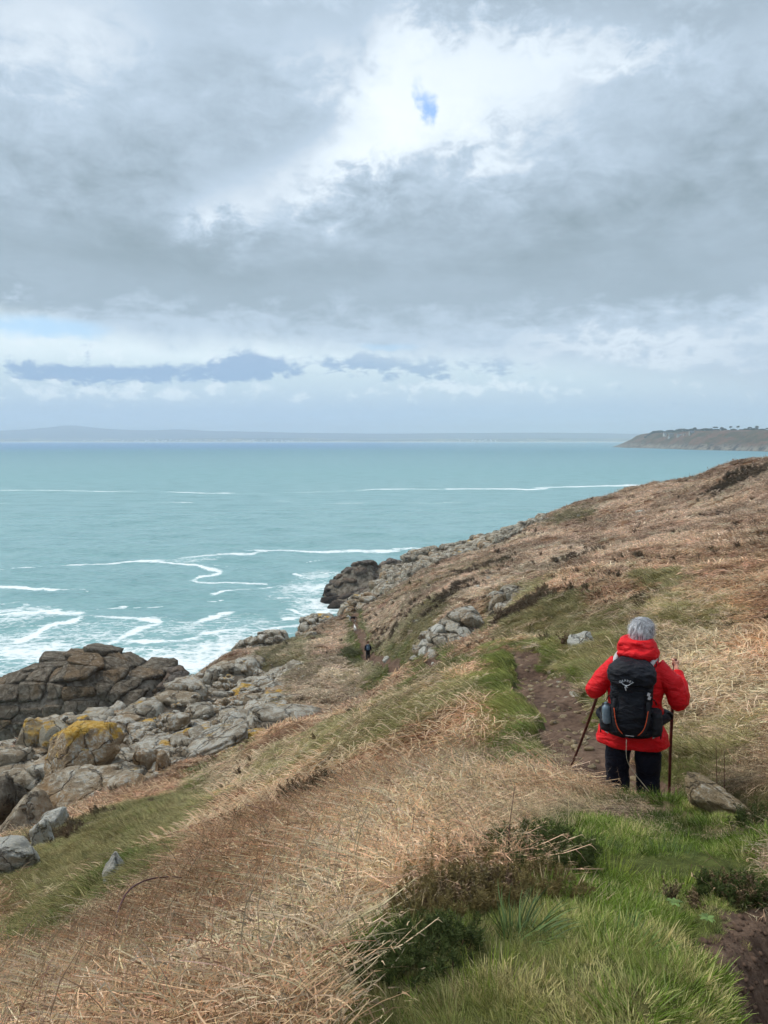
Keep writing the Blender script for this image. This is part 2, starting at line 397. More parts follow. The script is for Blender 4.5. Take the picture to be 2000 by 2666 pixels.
# ------------------------------------------------------------------ rock masses: ridges given by their skyline at a distance
def ridge(sky, d, front, back, base, p=2.6, slant=0.0):
    A = np.array([W(px, py, d + slant * (px - sky[0][0])) for px, py in sky])
    return dict(x=A[:, 0], z=A[:, 2], y=A[:, 1], f=front, b=back, base=base, p=p)
RIDGES = dict(
  stack=ridge([(-160,1800),(-60,1785),(0,1767),(14,1757),(35,1756),(42,1745),(57,1741),(100,1727),(141,1722),(179,1722),(190,1711),(212,1706),(217,1714),(222,1697),(244,1690),(271,1692),(285,1703),(291,1716),(299,1706),(315,1711),(339,1722),(380,1734),(415,1744),(424,1760),(440,1800)], 97, 9, 9, -3, 3.0),
  low=ridge([(418,1785),(430,1760),(447,1751),(470,1749),(486,1760),(500,1790)], 92, 4, 4, -2, 3.0),
  dark=ridge([(535,1775),(548,1742),(565,1727),(592,1724),(610,1735),(640,1745)], 97, 4, 4, 2, 3.0),
  point=ridge([(846,1528),(862,1514),(882,1494),(908,1474),(945,1457),(968,1459),(978,1474),(1000,1464),(1022,1454),(1045,1458),(1075,1462),(1110,1450)], 194, 6, 7, -2, 2.0),
  apron=ridge([(875,1552),(910,1540),(950,1528),(1000,1520),(1050,1512),(1090,1500),(1120,1492)], 186, 7, 6, -2, 1.8),
  spine=ridge([(1048,1452),(1080,1437),(1110,1431),(1160,1425),(1200,1412),(1230,1400),(1265,1396),(1300,1386),(1340,1384),(1375,1370),(1410,1365),(1440,1372)], 180, 8, 7, 0, 2.2, -.01),
  shoulder=ridge([(885,1600),(895,1575),(925,1556),(960,1541),(985,1548),(1000,1565),(1010,1580)], 101, 4.0, 3, 14, 2.3),
  slab=ridge([(776,1638),(785,1612),(800,1602),(830,1596),(855,1598),(868,1615),(872,1635)], 95, 3.2, 3, 14, 2.4),
  edge=ridge([(600,1700),(612,1680),(625,1672),(660,1655),(690,1648),(735,1643),(742,1662)], 90, 3, 3, 12, 2.4),
  tooth=ridge([(1074,1735),(1088,1692),(1106,1660),(1132,1632),(1162,1616),(1192,1594),(1210,1580),(1234,1588),(1250,1610),(1264,1650)], 42, 3.0, 2.6, 24, 2.6),
  tooth2=ridge([(1272,1628),(1278,1600),(1285,1565),(1300,1540),(1320,1527),(1342,1530),(1350,1560),(1352,1600)], 47, 2.6, 2.4, 26, 2.3),
  crest=ridge([(1350,1512),(1375,1496),(1400,1488),(1430,1476),(1458,1464),(1470,1480)], 66, 1.2, 1.6, 28, 2.2),
  hump=ridge([(1362,1395),(1385,1374),(1410,1366),(1428,1376),(1436,1392)], 150, 3, 3, 15, 2.2),
  main1=ridge([(440,1860),(480,1810),(520,1760),(560,1745),(600,1735),(640,1728),(665,1740),(690,1790),(700,1840)], 74, 7, 6, 12, 2.0),
  main2=ridge([(180,1885),(230,1868),(300,1862),(360,1850),(400,1820),(440,1800),(480,1790),(520,1800),(560,1830)], 66, 6, 5, 10, 2.0),
  main3=ridge([(280,2010),(340,1985),(400,1950),(460,1930),(540,1905),(600,1890),(650,1880),(700,1850),(740,1838),(755,1850),(770,1880)], 49, 4.0, 5, 16, 2.2),
)
def ridge_h(R, x, y):
    yc = np.interp(x, R['x'], R['y'])
    top = np.interp(x, R['x'], R['z'], left=-99, right=-99)
    t = (y - yc); t = np.where(t < 0, -t / R['f'], t / R['b'])
    g = np.where(t < 1, (1 - np.minimum(t, 1) ** R['p']) ** (1 / R['p']), -9)
    h = R['base'] + (top - R['base']) * g
    return np.where((t < 1) & (top > R['base']), h, -99)
def rock_top(x, y):
    out = np.full(np.shape(x), -99.0)
    for R in RIDGES.values(): out = np.maximum(out, ridge_h(R, x, y))
    return out
# ------------------------------------------------------------------ what grows where: patches of the hillside
KINDS = ['rust', 'tan', 'olive', 'green', 'heath', 'dirt']
PATCH = [  # kind, px, py, rx, ry, strength  (px, py only say where on the photograph the patch was seen; it is laid out on the ground)
 ('olive',230,2200,200,110,1.5),('olive',430,2110,130,70,1.2),('green',300,2150,60,60,.9),('green',470,2060,70,35,.9),('olive',60,2420,150,90,1.4),('green',250,2330,110,50,.8),('green',60,2480,120,70,1.0),('heath',170,2180,60,40,.8),('tan',520,2030,120,30,.9),('olive',300,2350,160,50,.9),
 ('tan',680,2010,160,45,1.0),('olive',880,1910,170,32,.8),('olive',980,1860,140,26,.6),('green',560,1985,45,14,.8),('tan',1050,1790,140,26,.6),('olive',1130,1840,120,40,.8),('rust',1180,1900,150,60,.9),('olive',760,1990,120,26,.9),('rust',900,2060,250,50,.9),
 ('green',1330,1715,60,28,1.6),('green',1300,1760,70,40,1.0),('green',1360,1820,80,45,1.4),('green',1420,1920,60,70,1.4),('olive',1400,1980,90,60,1.0),('green',1265,2035,80,50,1.6),('tan',1150,2050,100,60,.8),('heath',800,2085,60,22,.8),
 ('olive',1380,1650,90,50,1.5),('olive',1500,1690,160,50,1.4),('olive',1600,1640,220,45,1.2),('olive',1540,1760,130,60,1.3),('tan',1700,1640,200,60,1.0),('olive',1780,1580,140,28,1.1),('tan',1850,1750,160,90,1.2),('olive',1850,1900,190,70,1.4),('green',1800,2000,120,70,.9),('olive',1950,1980,150,120,1.2),('tan',1950,1830,120,60,.6),
 ('rust',1900,1600,150,120,.8),('rust',1950,1700,100,60,.8),('olive',1700,1510,90,22,1.1),('heath',1650,1580,60,12,.6),
 ('olive',1300,1600,70,40,1.2),('heath',1340,1600,50,50,1.2),('olive',1180,1730,80,30,1.0),('olive',1040,1690,90,60,1.4),('heath',1010,1660,60,22,.6),('olive',950,1740,60,50,1.1),('heath',1120,1590,80,20,.7),('olive',1250,1650,45,40,1.3),
 ('green',905,1660,26,50,1.6),('green',925,1720,26,45,1.6),('green',985,1765,40,26,1.5),('green',900,1575,26,18,1.4),('green',1050,1800,40,10,1.2),('olive',880,1600,50,30,1.2),('olive',800,1760,50,60,1.0),('olive',700,1830,60,60,1.2),('olive',720,1700,90,28,1.4),('tan',840,1800,120,50,1.0),('rust',840,1690,60,30,.6),('tan',900,1850,100,30,.5),
 ('olive',640,1760,60,30,1.4),('olive',420,1780,70,25,1.8),('green',340,1846,60,14,1.6),('green',230,1868,80,12,1.5),('olive',545,1876,70,16,1.4),('olive',620,1960,60,10,.6),
 ('olive',1480,1345,70,12,1.1),('olive',1300,1368,50,12,1.2),('olive',1240,1370,60,12,1.0),('heath',1880,1285,60,9,.5),('heath',1680,1330,60,8,.5),('heath',1960,1240,60,14,.8),('heath',1500,1300,40,8,.5),('heath',1380,1400,40,8,.4),('heath',1250,1480,90,10,.3),('tan',1500,1450,220,20,.5),('heath',1450,1470,60,16,.5),('olive',1150,1500,140,24,.5),
 ('green',1600,2330,260,160,2.0),('green',1300,2600,330,120,1.8),('olive',1500,2450,300,200,.7),('olive',1650,2560,200,80,1.6),('heath',1280,2330,80,40,.6),('tan',1200,2130,140,50,.6),('green',1450,2140,140,40,1.0),('dirt',1600,2100,70,16,1.2),('tan',1560,2110,110,24,.8),('green',1680,2130,110,24,1.0),('olive',1770,2120,90,30,1.2),('olive',1100,2450,170,130,1.2),('tan',850,2500,120,100,.4),('olive',1000,2640,120,60,.8),('tan',950,2300,110,70,.4),('green',1850,2250,150,80,1.8),('olive',1950,2180,80,50,1.2),
 ('olive',330,2290,80,30,1.0),('dirt',2000,2550,120,130,4.5),('dirt',1930,2640,100,50,4.0),('heath',1900,2350,60,60,.9),
]
_B = []
for k_, px_, py_, rx_, ry_, s_ in PATCH:
    c_ = hit(px_, py_); u_ = hit(px_, py_ - ry_); l_ = hit(px_, py_ + ry_)
    r1 = rx_ / 2000 * c_[1] + .05
    r2 = np.clip(.5 * math.hypot(*(u_ - l_)[:2]), r1 * .35, r1 * 3.2)
    ang = math.atan2(c_[0], c_[1])
    _B.append((KINDS.index(k_), c_[0], c_[1], r1, r2, ang, s_))
def zones(x, y):
    x = np.asarray(x, float); y = np.asarray(y, float); r = np.hypot(x, y)
    s = np.clip(r / 25, .25, 3)
    wx = x + .8 * s * fbm(x / (2.2 * s), y / (2.2 * s), oct=3, seed=40); wy = y + 1.1 * s * fbm(x / (2.2 * s) + 9, y / (2.2 * s), oct=3, seed=41)
    Z = np.zeros((6,) + x.shape)
    n = fbm(x / 9, y / 12, oct=4, seed=44); n2 = fbm(x / 2.3, y / 3, oct=3, seed=45); n3 = fbm(x / .5, y / .6, oct=3, seed=47) * (r < 14)
    Z[0] = .75 + .35 * n + .18 * n2; Z[1] = .30 + .12 * (r > 10) - .35 * n + .25 * n2 + .25 * n3; Z[2] = .06 + .22 * np.abs(n3) + .18 * fbm(x / 5, y / 7, oct=3, seed=46)
    Z[4] = .02 + .26 * fbm(x / 4, y / 6, oct=3, seed=48) * (r > 20)
    for k, cx, cy, r1, r2, a, st in _B:
        dx, dy = wx - cx, wy - cy
        u = dx * math.cos(a) - dy * math.sin(a); v = dx * math.sin(a) + dy * math.cos(a)
        q = (u / r1) ** 2 + (v / r2) ** 2
        g = st * np.exp(-q * q * .7)
        Z[k] = Z[k] + g
        if k != 0: Z[0] = Z[0] - .6 * g
        if k in (3,): Z[1] = Z[1] - .4 * g
    d = path_dist(x, y); hw = path_half(y)
    Z[3] += 1.1 * np.exp(-((d - hw - .35) / .45) ** 2) * (y > 8)
    Z[5] += 6 * sstep(hw + .10, hw - .12, d)
    Z = np.maximum(Z, 0) ** 2.2 + 1e-6
    return Z / Z.sum(0)
COL = np.array([srgb(156, 120, 92), srgb(168, 148, 118), srgb(118, 112, 68), srgb(104, 112, 58), srgb(92, 78, 62), srgb(100, 82, 70)])
# rocky ground that shows between the plants
ROCKY = [(420,1850,300,120),(150,2000,230,160),(560,1960,180,50),(650,1800,70,70),(60,2120,160,70)]
def in_poly(poly, y0=0, y1=999):
    P = np.array(poly, float)
    def f(x, y, h):
        zc = (h - EYE)
        f_ = y * cp - zc * sp; u_ = y * sp + zc * cp
        f_ = np.where(np.abs(f_) < 1e-6, 1e-6, f_)
        px = 1000 + 2000 * x / f_; py = 1333 - 2000 * u_ / f_
        ins = np.zeros(x.shape, bool); j = len(P) - 1
        for i in range(len(P)):
            a, b = P[i], P[j]
            c_ = ((a[1] > py) != (b[1] > py)) & (px < (b[0] - a[0]) * (py - a[1]) / (b[1] - a[1] + 1e-9) + a[0])
            ins ^= c_; j = i
        return ins & (y > y0) & (y < y1)
    return f
SPINE_POLY = [(1035,1455),(1060,1425),(1110,1420),(1200,1395),(1300,1365),(1400,1345),(1450,1345),(1450,1378),(1400,1398),(1330,1415),(1260,1445),(1200,1478),(1130,1515),(1060,1550),(990,1545),(1000,1500)]
spine_in = in_poly(SPINE_POLY, 135, 200)
def rocky(x, y, h):
    top = rock_top(x, y)
    m = sstep(-.6, .1, top - h)
    low = sstep(11.5, 8.5, h + 1.5 * fbm(x / 5, y / 5, oct=3, seed=60)) * (y > 70)
    poly = np.zeros(np.shape(x))
    for cx, cy, r1, r2 in _RB:
        q = ((x - cx) / r1) ** 2 + ((y - cy) / r2) ** 2
        poly = np.maximum(poly, sstep(1.25, .8, q + .35 * fbm(x / 3, y / 3, oct=3, seed=61)))
    return np.clip(np.maximum(np.maximum(np.maximum(m, low), poly), spine_in(x, y, h) * (.5 + .5 * (fbm(x / 6, y / 8, oct=3, seed=64) > -.45))), 0, 1)
_RB = []
for px_, py_, rx_, ry_ in ROCKY:
    pass
_RB = [(W(420, 1880, 62)[0], 60, 9.5, 13), (W(100, 2000, 46)[0], 45, 9, 8.5), (W(560, 1960, 46)[0], 46, 5, 4), (W(640, 1800, 66)[0], 67, 3.5, 8), (W(-100, 2100, 42)[0], 42, 8, 8), (3.6, 41, 2.4, 1.8), (W(1312, 1600, 47)[0], 46.5, 1.3, 1.6)]

# ------------------------------------------------------------------ the land as one sheet, fine in front of the camera
def build_land():
    th = np.concatenate([np.linspace(-math.pi, -.56, 60)[:-1], np.linspace(-.56, .52, 560), np.linspace(.52, math.pi, 60)[1:-1]])
    rr = np.concatenate([[0.05, .3, .6], np.geomspace(.9, 260, 560), np.geomspace(265, 1500, 40)])
    T, R = np.meshgrid(th, rr)
    x = R * np.sin(T); y = R * np.cos(T)
    h = H(x, y)
    top = rock_top(x, y)
    rk = rocky(x, y, h)
    low = .35 * rk * (y > 30)
    hh = np.maximum(h - low, top - .45)
    zz = zones(x, y)
    col = np.tensordot(np.moveaxis(zz, 0, -1), COL, 1)
    nr, nc = T.shape
    V = np.stack([x, y, hh], -1).reshape(-1, 3)
    i = np.arange(nr - 1)[:, None] * nc + np.arange(nc)[None]; j = np.roll(i, -1, 1)
    F = np.stack([i, i + nc, j + nc, j], -1).reshape(-1, 4)[:, ::-1]
    m, nt, out = material('hillside_ground')
    a = attr(nt, 'ground'); c = X(nt, a.outputs['Color'])
    b = X(nt, attr(nt, 'mix').outputs['Vector'])
    sx = nt.nodes.new('ShaderNodeSeparateXYZ'); nt.links.new(b.s, sx.inputs[0])
    dirt, rock = X(nt, sx.outputs[0]), X(nt, sx.outputs[1])
    g = X(nt, nt.nodes.new('ShaderNodeTexCoord').outputs['Object'])
    n1 = noise(nt, g, 1.3, 8, .65); n2 = noise(nt, g, 9, 6, .7); n3 = noise(nt, g, 45, 4, .7)
    veg = mixc(nt, (n2 * .6 + n3 * .4).step(.34, .66), vs(nt, c, .30), vs(nt, c, .85))
    dc = mixc(nt, (n1 * .5 + n2 * .5).step(.35, .65), srgb(70, 54, 45), srgb(124, 102, 86))
    dc = mixc(nt, voro(nt, g, 16).step(.12, .05) * n1.step(.5, .6), dc, srgb(160, 150, 138))
    rc = mixc(nt, n1.step(.35, .65), srgb(74, 66, 56), srgb(128, 120, 108))
    cc = mixc(nt, (dirt + (n2 - .5) * .5).step(.35, .6), veg, dc)
    cc = mixc(nt, rock, cc, rc)
    principled(nt, out, cc, .95, .12, n2 * .6 + n3 * .4 + n1, .06, .8)
    me = mesh_np('hillside', V, F, [m])
    fattr(me, 'ground', col.reshape(-1, 3), 'FLOAT_COLOR')
    fattr(me, 'mix', np.stack([zz[5], rk, 0 * rk], -1).reshape(-1, 3), 'FLOAT_VECTOR')
    o = link('hillside', me); tag(o, kind='structure')
    return o
build_land()
# ------------------------------------------------------------------ sea, foam, far coast, headland, haze
STREAK = [  # polyline in the photograph, half width in metres, strength
 ([(-100,1275),(0,1276),(120,1277),(301,1279),(452,1280),(573,1284),(723,1284),(844,1280),(1000,1273)], 3.2, .62),
 ([(1000,1274),(1090,1273.6),(1362,1273.6),(1422,1272)], 3.0, 1.0), ([(1180,1273.6),(1340,1273.6)], 3.5, 1.2), ([(1390,1270),(1540,1266),(1700,1262),(1760,1258)], 4, 1.0),
 ([(-100,1310),(0,1310),(301,1310),(500,1308)], 2.0, .45), ([(723,1305),(850,1309),(1000,1310),(1280,1309)], 1.6, .5), ([(1510,1294),(1590,1293)], 2, .4),
 ([(-80,1488),(0,1483),(120,1475),(271,1466),(386,1460),(450,1462)], .55, .85), ([(386,1460),(512,1467),(560,1479),(582,1493),(542,1499),(512,1509),(554,1517),(603,1519),(687,1519)], .8, 1.1),
 ([(374,1459),(458,1453),(512,1447),(570,1444),(633,1445)], 1.4, .95), ([(639,1448),(711,1431)], .8, .6), ([(670,1434),(760,1434),(844,1438),(920,1435),(1000,1436),(1060,1432)], 1.5, 1.2), ([(1040,1431),(1150,1428)], 1.2, .8),
 ([(-60,1520),(0,1525),(60,1530),(133,1537)], .8, 1.1), ([(120,1538),(200,1534),(230,1540)], .4, .6),
 ([(-60,1608),(0,1601),(90,1595),(175,1589),(205,1600),(180,1618),(120,1629),(72,1653),(30,1670)], .9, 1.0), ([(120,1598),(190,1597)], 1.5, .8),
 ([(175,1597),(259,1586),(331,1579)], .45, 1.0), ([(331,1582),(400,1580),(450,1576)], .25, .6), ([(205,1604),(271,1604),(337,1610),(392,1616),(412,1626),(374,1641),(350,1653),(301,1674)], .85, 1.1),
 ([(567,1549),(603,1541),(663,1535),(700,1530)], .45, 1.0), ([(560,1566),(590,1563)], .3, .8), ([(482,1623),(530,1620),(579,1601),(610,1598)], .8, .95), ([(445,1572),(480,1572)], .2, .7),
 ([(362,1671),(470,1671),(518,1662),(579,1650),(663,1644),(771,1632),(800,1628)], .9, 1.15), ([(320,1690),(440,1697),(560,1700)], .6, .8), ([(60,1672),(130,1672),(135,1682)], .4, 1.0), ([(0,1570),(40,1568),(60,1578)], .9, .8),
 ([(770,1495),(820,1500),(870,1497)], .6, .9), ([(700,1530),(760,1528),(860,1520)], .4, .7), ([(690,1565),(760,1560),(870,1565)], .5, .8), ([(760,1590),(800,1600),(860,1590)], .7, 1.1), ([(740,1615),(850,1605)], .6, .8),
 ([(560,1470),(620,1474)], .2, .5), ([(620,1480),(680,1484)], .2, .35), ([(260,1560),(330,1556)], .2, .3), ([(800,1465),(850,1458)], .4, .5), ([(1190,1470),(1260,1462)], .4, .0)]
FOAMY = [(870,1530,150,38,.80),(850,1500,90,22,.6),(860,1570,120,28,.85),(800,1600,90,22,.7),(760,1550,120,30,.45),(450,1725,210,38,1.1),(300,1705,150,30,.85),(560,1695,170,34,.8),(640,1655,160,26,.6),(90,1700,220,38,.95),
  (40,1600,130,26,.75),(60,1650,150,36,.65),(300,1645,240,50,.58),(450,1640,200,34,.55),(620,1630,160,40,.5),(20,1930,120,22,.9),(540,1735,120,22,.8),(140,1600,70,12,.6),(500,1455,110,8,.5),(20,1760,100,20,.7),(940,1600,60,14,.6)]
def foam_field(x, y):
    f = np.zeros(x.shape); r = np.hypot(x, y)
    k = np.clip(r / 220, .35, 6)
    wx = x + 1.6 * k * fbm(x / (7 * k), y / (7 * k), oct=4, seed=70); wy = y + 1.2 * k * fbm(x / (7 * k) + 5, y / (7 * k), oct=4, seed=71)
    for pl, hw, st in STREAK:
        P = catmull([onsea(*p) for p in pl], 4)
        lo, hi = P.min(0) - 6 * hw - 4, P.max(0) + 6 * hw + 4
        m = (x > lo[0]) & (x < hi[0]) & (y > lo[1]) & (y < hi[1])
        if not m.any() or st <= 0: continue
        d, t = seg_dist(wx[m], wy[m], P)
        wv = 1 + .55 * vnoise(t / (9 * hw), 3.3, seed=int(abs(P[0, 0])) + 5)
        g = st * np.exp(-(d / (hw * wv)) ** 2 * .8) + .45 * st * np.exp(-(d / (hw * 3.2)) ** 2)
        g = g * np.clip(.92 + .6 * fbm(x[m] / (9 * hw + 2), y[m] / (4 * hw + 1), oct=3, seed=75), .3, 1.2)
        f[m] = np.maximum(f[m], g)
    for px, py, rx, ry, st in FOAMY:
        c = onsea(px, py); u = onsea(px, py - ry); l = onsea(px, py + ry)
        r1, r2 = rx / 2000 * c[1], (u[1] - l[1]) / 2
        q = ((wx - c[0]) / r1) ** 2 + ((wy - c[1]) / r2) ** 2
        f = np.maximum(f, st * np.exp(-q))
    return f
def build_sea():
    th = np.concatenate([np.linspace(-math.pi, -.54, 40)[:-1], np.linspace(-.54, .50, 520), np.linspace(.50, math.pi, 40)[1:-1]])
    rr = np.concatenate([[2, 20, 45], np.geomspace(62, 700, 460), np.geomspace(710, 40000, 110)])
    T, R = np.meshgrid(th, rr); x = R * np.sin(T); y = R * np.cos(T)
    near = sstep(900, 300, R)
    z = near * (.16 * fbm(x / 9 + .3 * y / 9, y / 5.5, oct=3, seed=80) + .42 * fbm(x / 40, y / 22, oct=2, seed=81))
    f = np.zeros(x.shape); m = (R > 60) & (R < 1100) & (np.abs(T) < .7)
    ff = foam_field(x[m], y[m])
    # spray round the rocks: where the land stands close above the water
    h = base_h(x[m], y[m]); h = np.maximum(h, rock_top(x[m], y[m]))
    f[m] = ff
    nr, nc = T.shape
    V = np.stack([x, y, z], -1).reshape(-1, 3)
    i = np.arange(nr - 1)[:, None] * nc + np.arange(nc)[None]; j = np.roll(i, -1, 1)
    F = np.stack([i, i + nc, j + nc, j], -1).reshape(-1, 4)[:, ::-1]
    mt, nt, out = material('sea_water')
    fo = X(nt, attr(nt, 'foam').outputs['Fac'])
    g = X(nt, nt.nodes.new('ShaderNodeTexCoord').outputs['Object'])
    sx = nt.nodes.new('ShaderNodeSeparateXYZ'); nt.links.new(g.s, sx.inputs[0])
    gx, gy = X(nt, sx.outputs[0]), X(nt, sx.outputs[1])
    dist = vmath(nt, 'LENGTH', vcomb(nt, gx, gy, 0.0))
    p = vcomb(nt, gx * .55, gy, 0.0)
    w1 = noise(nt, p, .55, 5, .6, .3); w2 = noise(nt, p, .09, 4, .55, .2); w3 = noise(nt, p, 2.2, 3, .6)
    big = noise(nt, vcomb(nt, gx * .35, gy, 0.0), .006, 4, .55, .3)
    # clear shallow water over sand; far out, reflected blue sky painted into the colour
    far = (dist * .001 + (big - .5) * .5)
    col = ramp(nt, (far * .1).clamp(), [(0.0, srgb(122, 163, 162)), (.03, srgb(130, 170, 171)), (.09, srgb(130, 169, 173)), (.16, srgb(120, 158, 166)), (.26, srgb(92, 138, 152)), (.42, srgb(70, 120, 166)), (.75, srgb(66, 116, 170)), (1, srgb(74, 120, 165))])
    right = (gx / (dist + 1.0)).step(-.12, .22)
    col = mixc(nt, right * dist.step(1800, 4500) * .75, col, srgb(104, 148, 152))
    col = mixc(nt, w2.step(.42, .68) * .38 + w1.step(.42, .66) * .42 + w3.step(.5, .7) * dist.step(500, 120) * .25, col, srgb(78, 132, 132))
    # foam: streaks and lace
    lace = voro(nt, vmath(nt, 'ADD', vcomb(nt, gx * .6, gy, 0.0), vs(nt, noise(nt, p, .5, 4, .6, col=True), 2.6)), .42, 'DISTANCE_TO_EDGE')
    lace2 = voro(nt, vmath(nt, 'ADD', vcomb(nt, gx * .6, gy, 0.0), vs(nt, noise(nt, p, 1.2, 4, .6, col=True), 1.2)), 1.1, 'DISTANCE_TO_EDGE')
    ln = (1.0 - lace.step(0.0, .30)) * .5 + (1.0 - lace2.step(0.0, .28)) * .3
    fm = fo * 1.0 + ln * fo.step(.02, .45) * .85 + (w1 - .5) * 1.5 * fo.step(.02, .3) + (w3 - .5) * 1.0 * fo.step(.02, .3) + (w2 - .5) * 1.6 * fo.step(.02, .3)
    fm = fm.step(.60, 1.55) * .95
    fleck = (w3 * .5 + w1 * .5).step(.66, .74) * w2.step(.5, .62) * dist.step(420, 120) * .35
    fm = (fm + fleck).clamp()
    thin = fo.step(.05, .9) * .22
    col = mixc(nt, thin, col, srgb(150, 196, 192))
    bump = w1 * 1.0 + w2 * 4.0 + w3 * .25
    far_r = dist.lin(80, 900, .16, .42)
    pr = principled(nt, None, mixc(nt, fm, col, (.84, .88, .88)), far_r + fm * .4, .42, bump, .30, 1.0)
    b = pr.inputs['Normal'].links[0].from_node
    nt.links.new(dist.lin(80, 1500, .85, .25).s, b.inputs['Strength'])
    pr.inputs['IOR'].default_value = 1.33
    nt.links.new(pr.outputs[0], out.inputs[0])
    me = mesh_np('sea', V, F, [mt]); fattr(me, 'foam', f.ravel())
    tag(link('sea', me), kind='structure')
build_sea()

def land_strip(name, mat, rows, attrs=None, smooth=True):
    """rows: list of equal-length arrays of points, lofted to a sheet"""
    A = np.array(rows); nr, nc = A.shape[:2]
    i = (np.arange(nr - 1)[:, None] * nc + np.arange(nc - 1)[None]).ravel()
    F = np.stack([i, i + 1, i + nc + 1, i + nc], -1)
    me = mesh_np(name, A.reshape(-1, 3), F, [mat], smooth)
    return link(name, me)
def build_headland():
    shore = [(1600,1165.2),(1624,1166),(1696,1167.3),(1759,1169.5),(1817,1171.6),(1937,1174),(2000,1176),(2150,1181),(2400,1192)]
    sky = [(1600,1166),(1624,1165),(1634,1162),(1660,1151),(1682,1140),(1692,1132),(1708,1127),(1740,1125),(1774,1122),(1805,1121),(1829,1122),(1853,1121),(1897,1120),(1925,1120),(1950,1119),(1974,1118),(2000,1119),(2150,1112),(2400,1100)]
    n, m = 260, 46
    px = np.linspace(1600, 2400, n)
    sy = np.interp(px, *np.array(shore).T); ky = np.interp(px, *np.array(sky).T)
    front = np.array([onsea(a, b) for a, b in zip(px, sy)])
    rows = []
    back = []
    for a, b, f in zip(px, ky, front):
        tip = np.clip((a - 1600) / 90, .05, 1)
        back.append(W(a, b, f[1] + 60 + 330 * tip))
    back = np.array(back)
    G = [0, .06, .14, .2, .3, 1]
    for j in range(m + 14):
        if j < m:
            t = j / (m - 1)
            prof = np.interp(t, [0, .12, .3, .6, 1], [0, .30, .52, .80, 1])
            x = front[:, 0] + (back[:, 0] - front[:, 0]) * t; y = front[:, 1] + (back[:, 1] - front[:, 1]) * t
            z = -3 + (back[:, 2] + 3) * prof
            nz = fbm(x / 70, y / 90, oct=5, seed=90)
            z = z + nz * 9 * np.sin(math.pi * t) ** .7 * np.clip(back[:, 2] / 40, .1, 1)
            y = y + 40 * fbm(x / 120, y / 300, oct=4, seed=92) * math.sin(math.pi * t)
        else:
            t = (j - m + 1) / 14
            x = back[:, 0] + 900 * t * t; y = back[:, 1] + 1600 * t; z = back[:, 2] * (1 - t * t) - 6 * t
        rows.append(np.stack([x, y, z], -1))
    mt, nt, out = material('headland_ground')
    g = X(nt, nt.nodes.new('ShaderNodeTexCoord').outputs['Object'])
    sx = nt.nodes.new('ShaderNodeSeparateXYZ'); nt.links.new(g.s, sx.inputs[0]); gz = X(nt, sx.outputs[2])
    n1 = noise(nt, g, .012, 6, .6); n2 = noise(nt, g, .05, 6, .65)
    veg = mixc(nt, n1.step(.4, .6), srgb(74, 68, 46), srgb(112, 82, 64))
    veg = mixc(nt, n2.step(.52, .62) * .7, veg, srgb(70, 74, 48))
    rk = mixc(nt, n2.step(.35, .65), srgb(52, 48, 44), srgb(150, 140, 126))
    c = mixc(nt, (gz + (n1 - .5) * 50 + (n2 - .5) * 60).step(14, 30), rk, veg)
    principled(nt, out, c, .95, .1, n2, 14, 1)
    o = land_strip('headland', mt, rows); tag(o, kind='structure')
    return front, back
HL_PROF = lambda t: np.interp(t, [0, .12, .3, .6, 1], [0, .30, .52, .80, 1])
HL_FRONT, HL_BACK = build_headland()
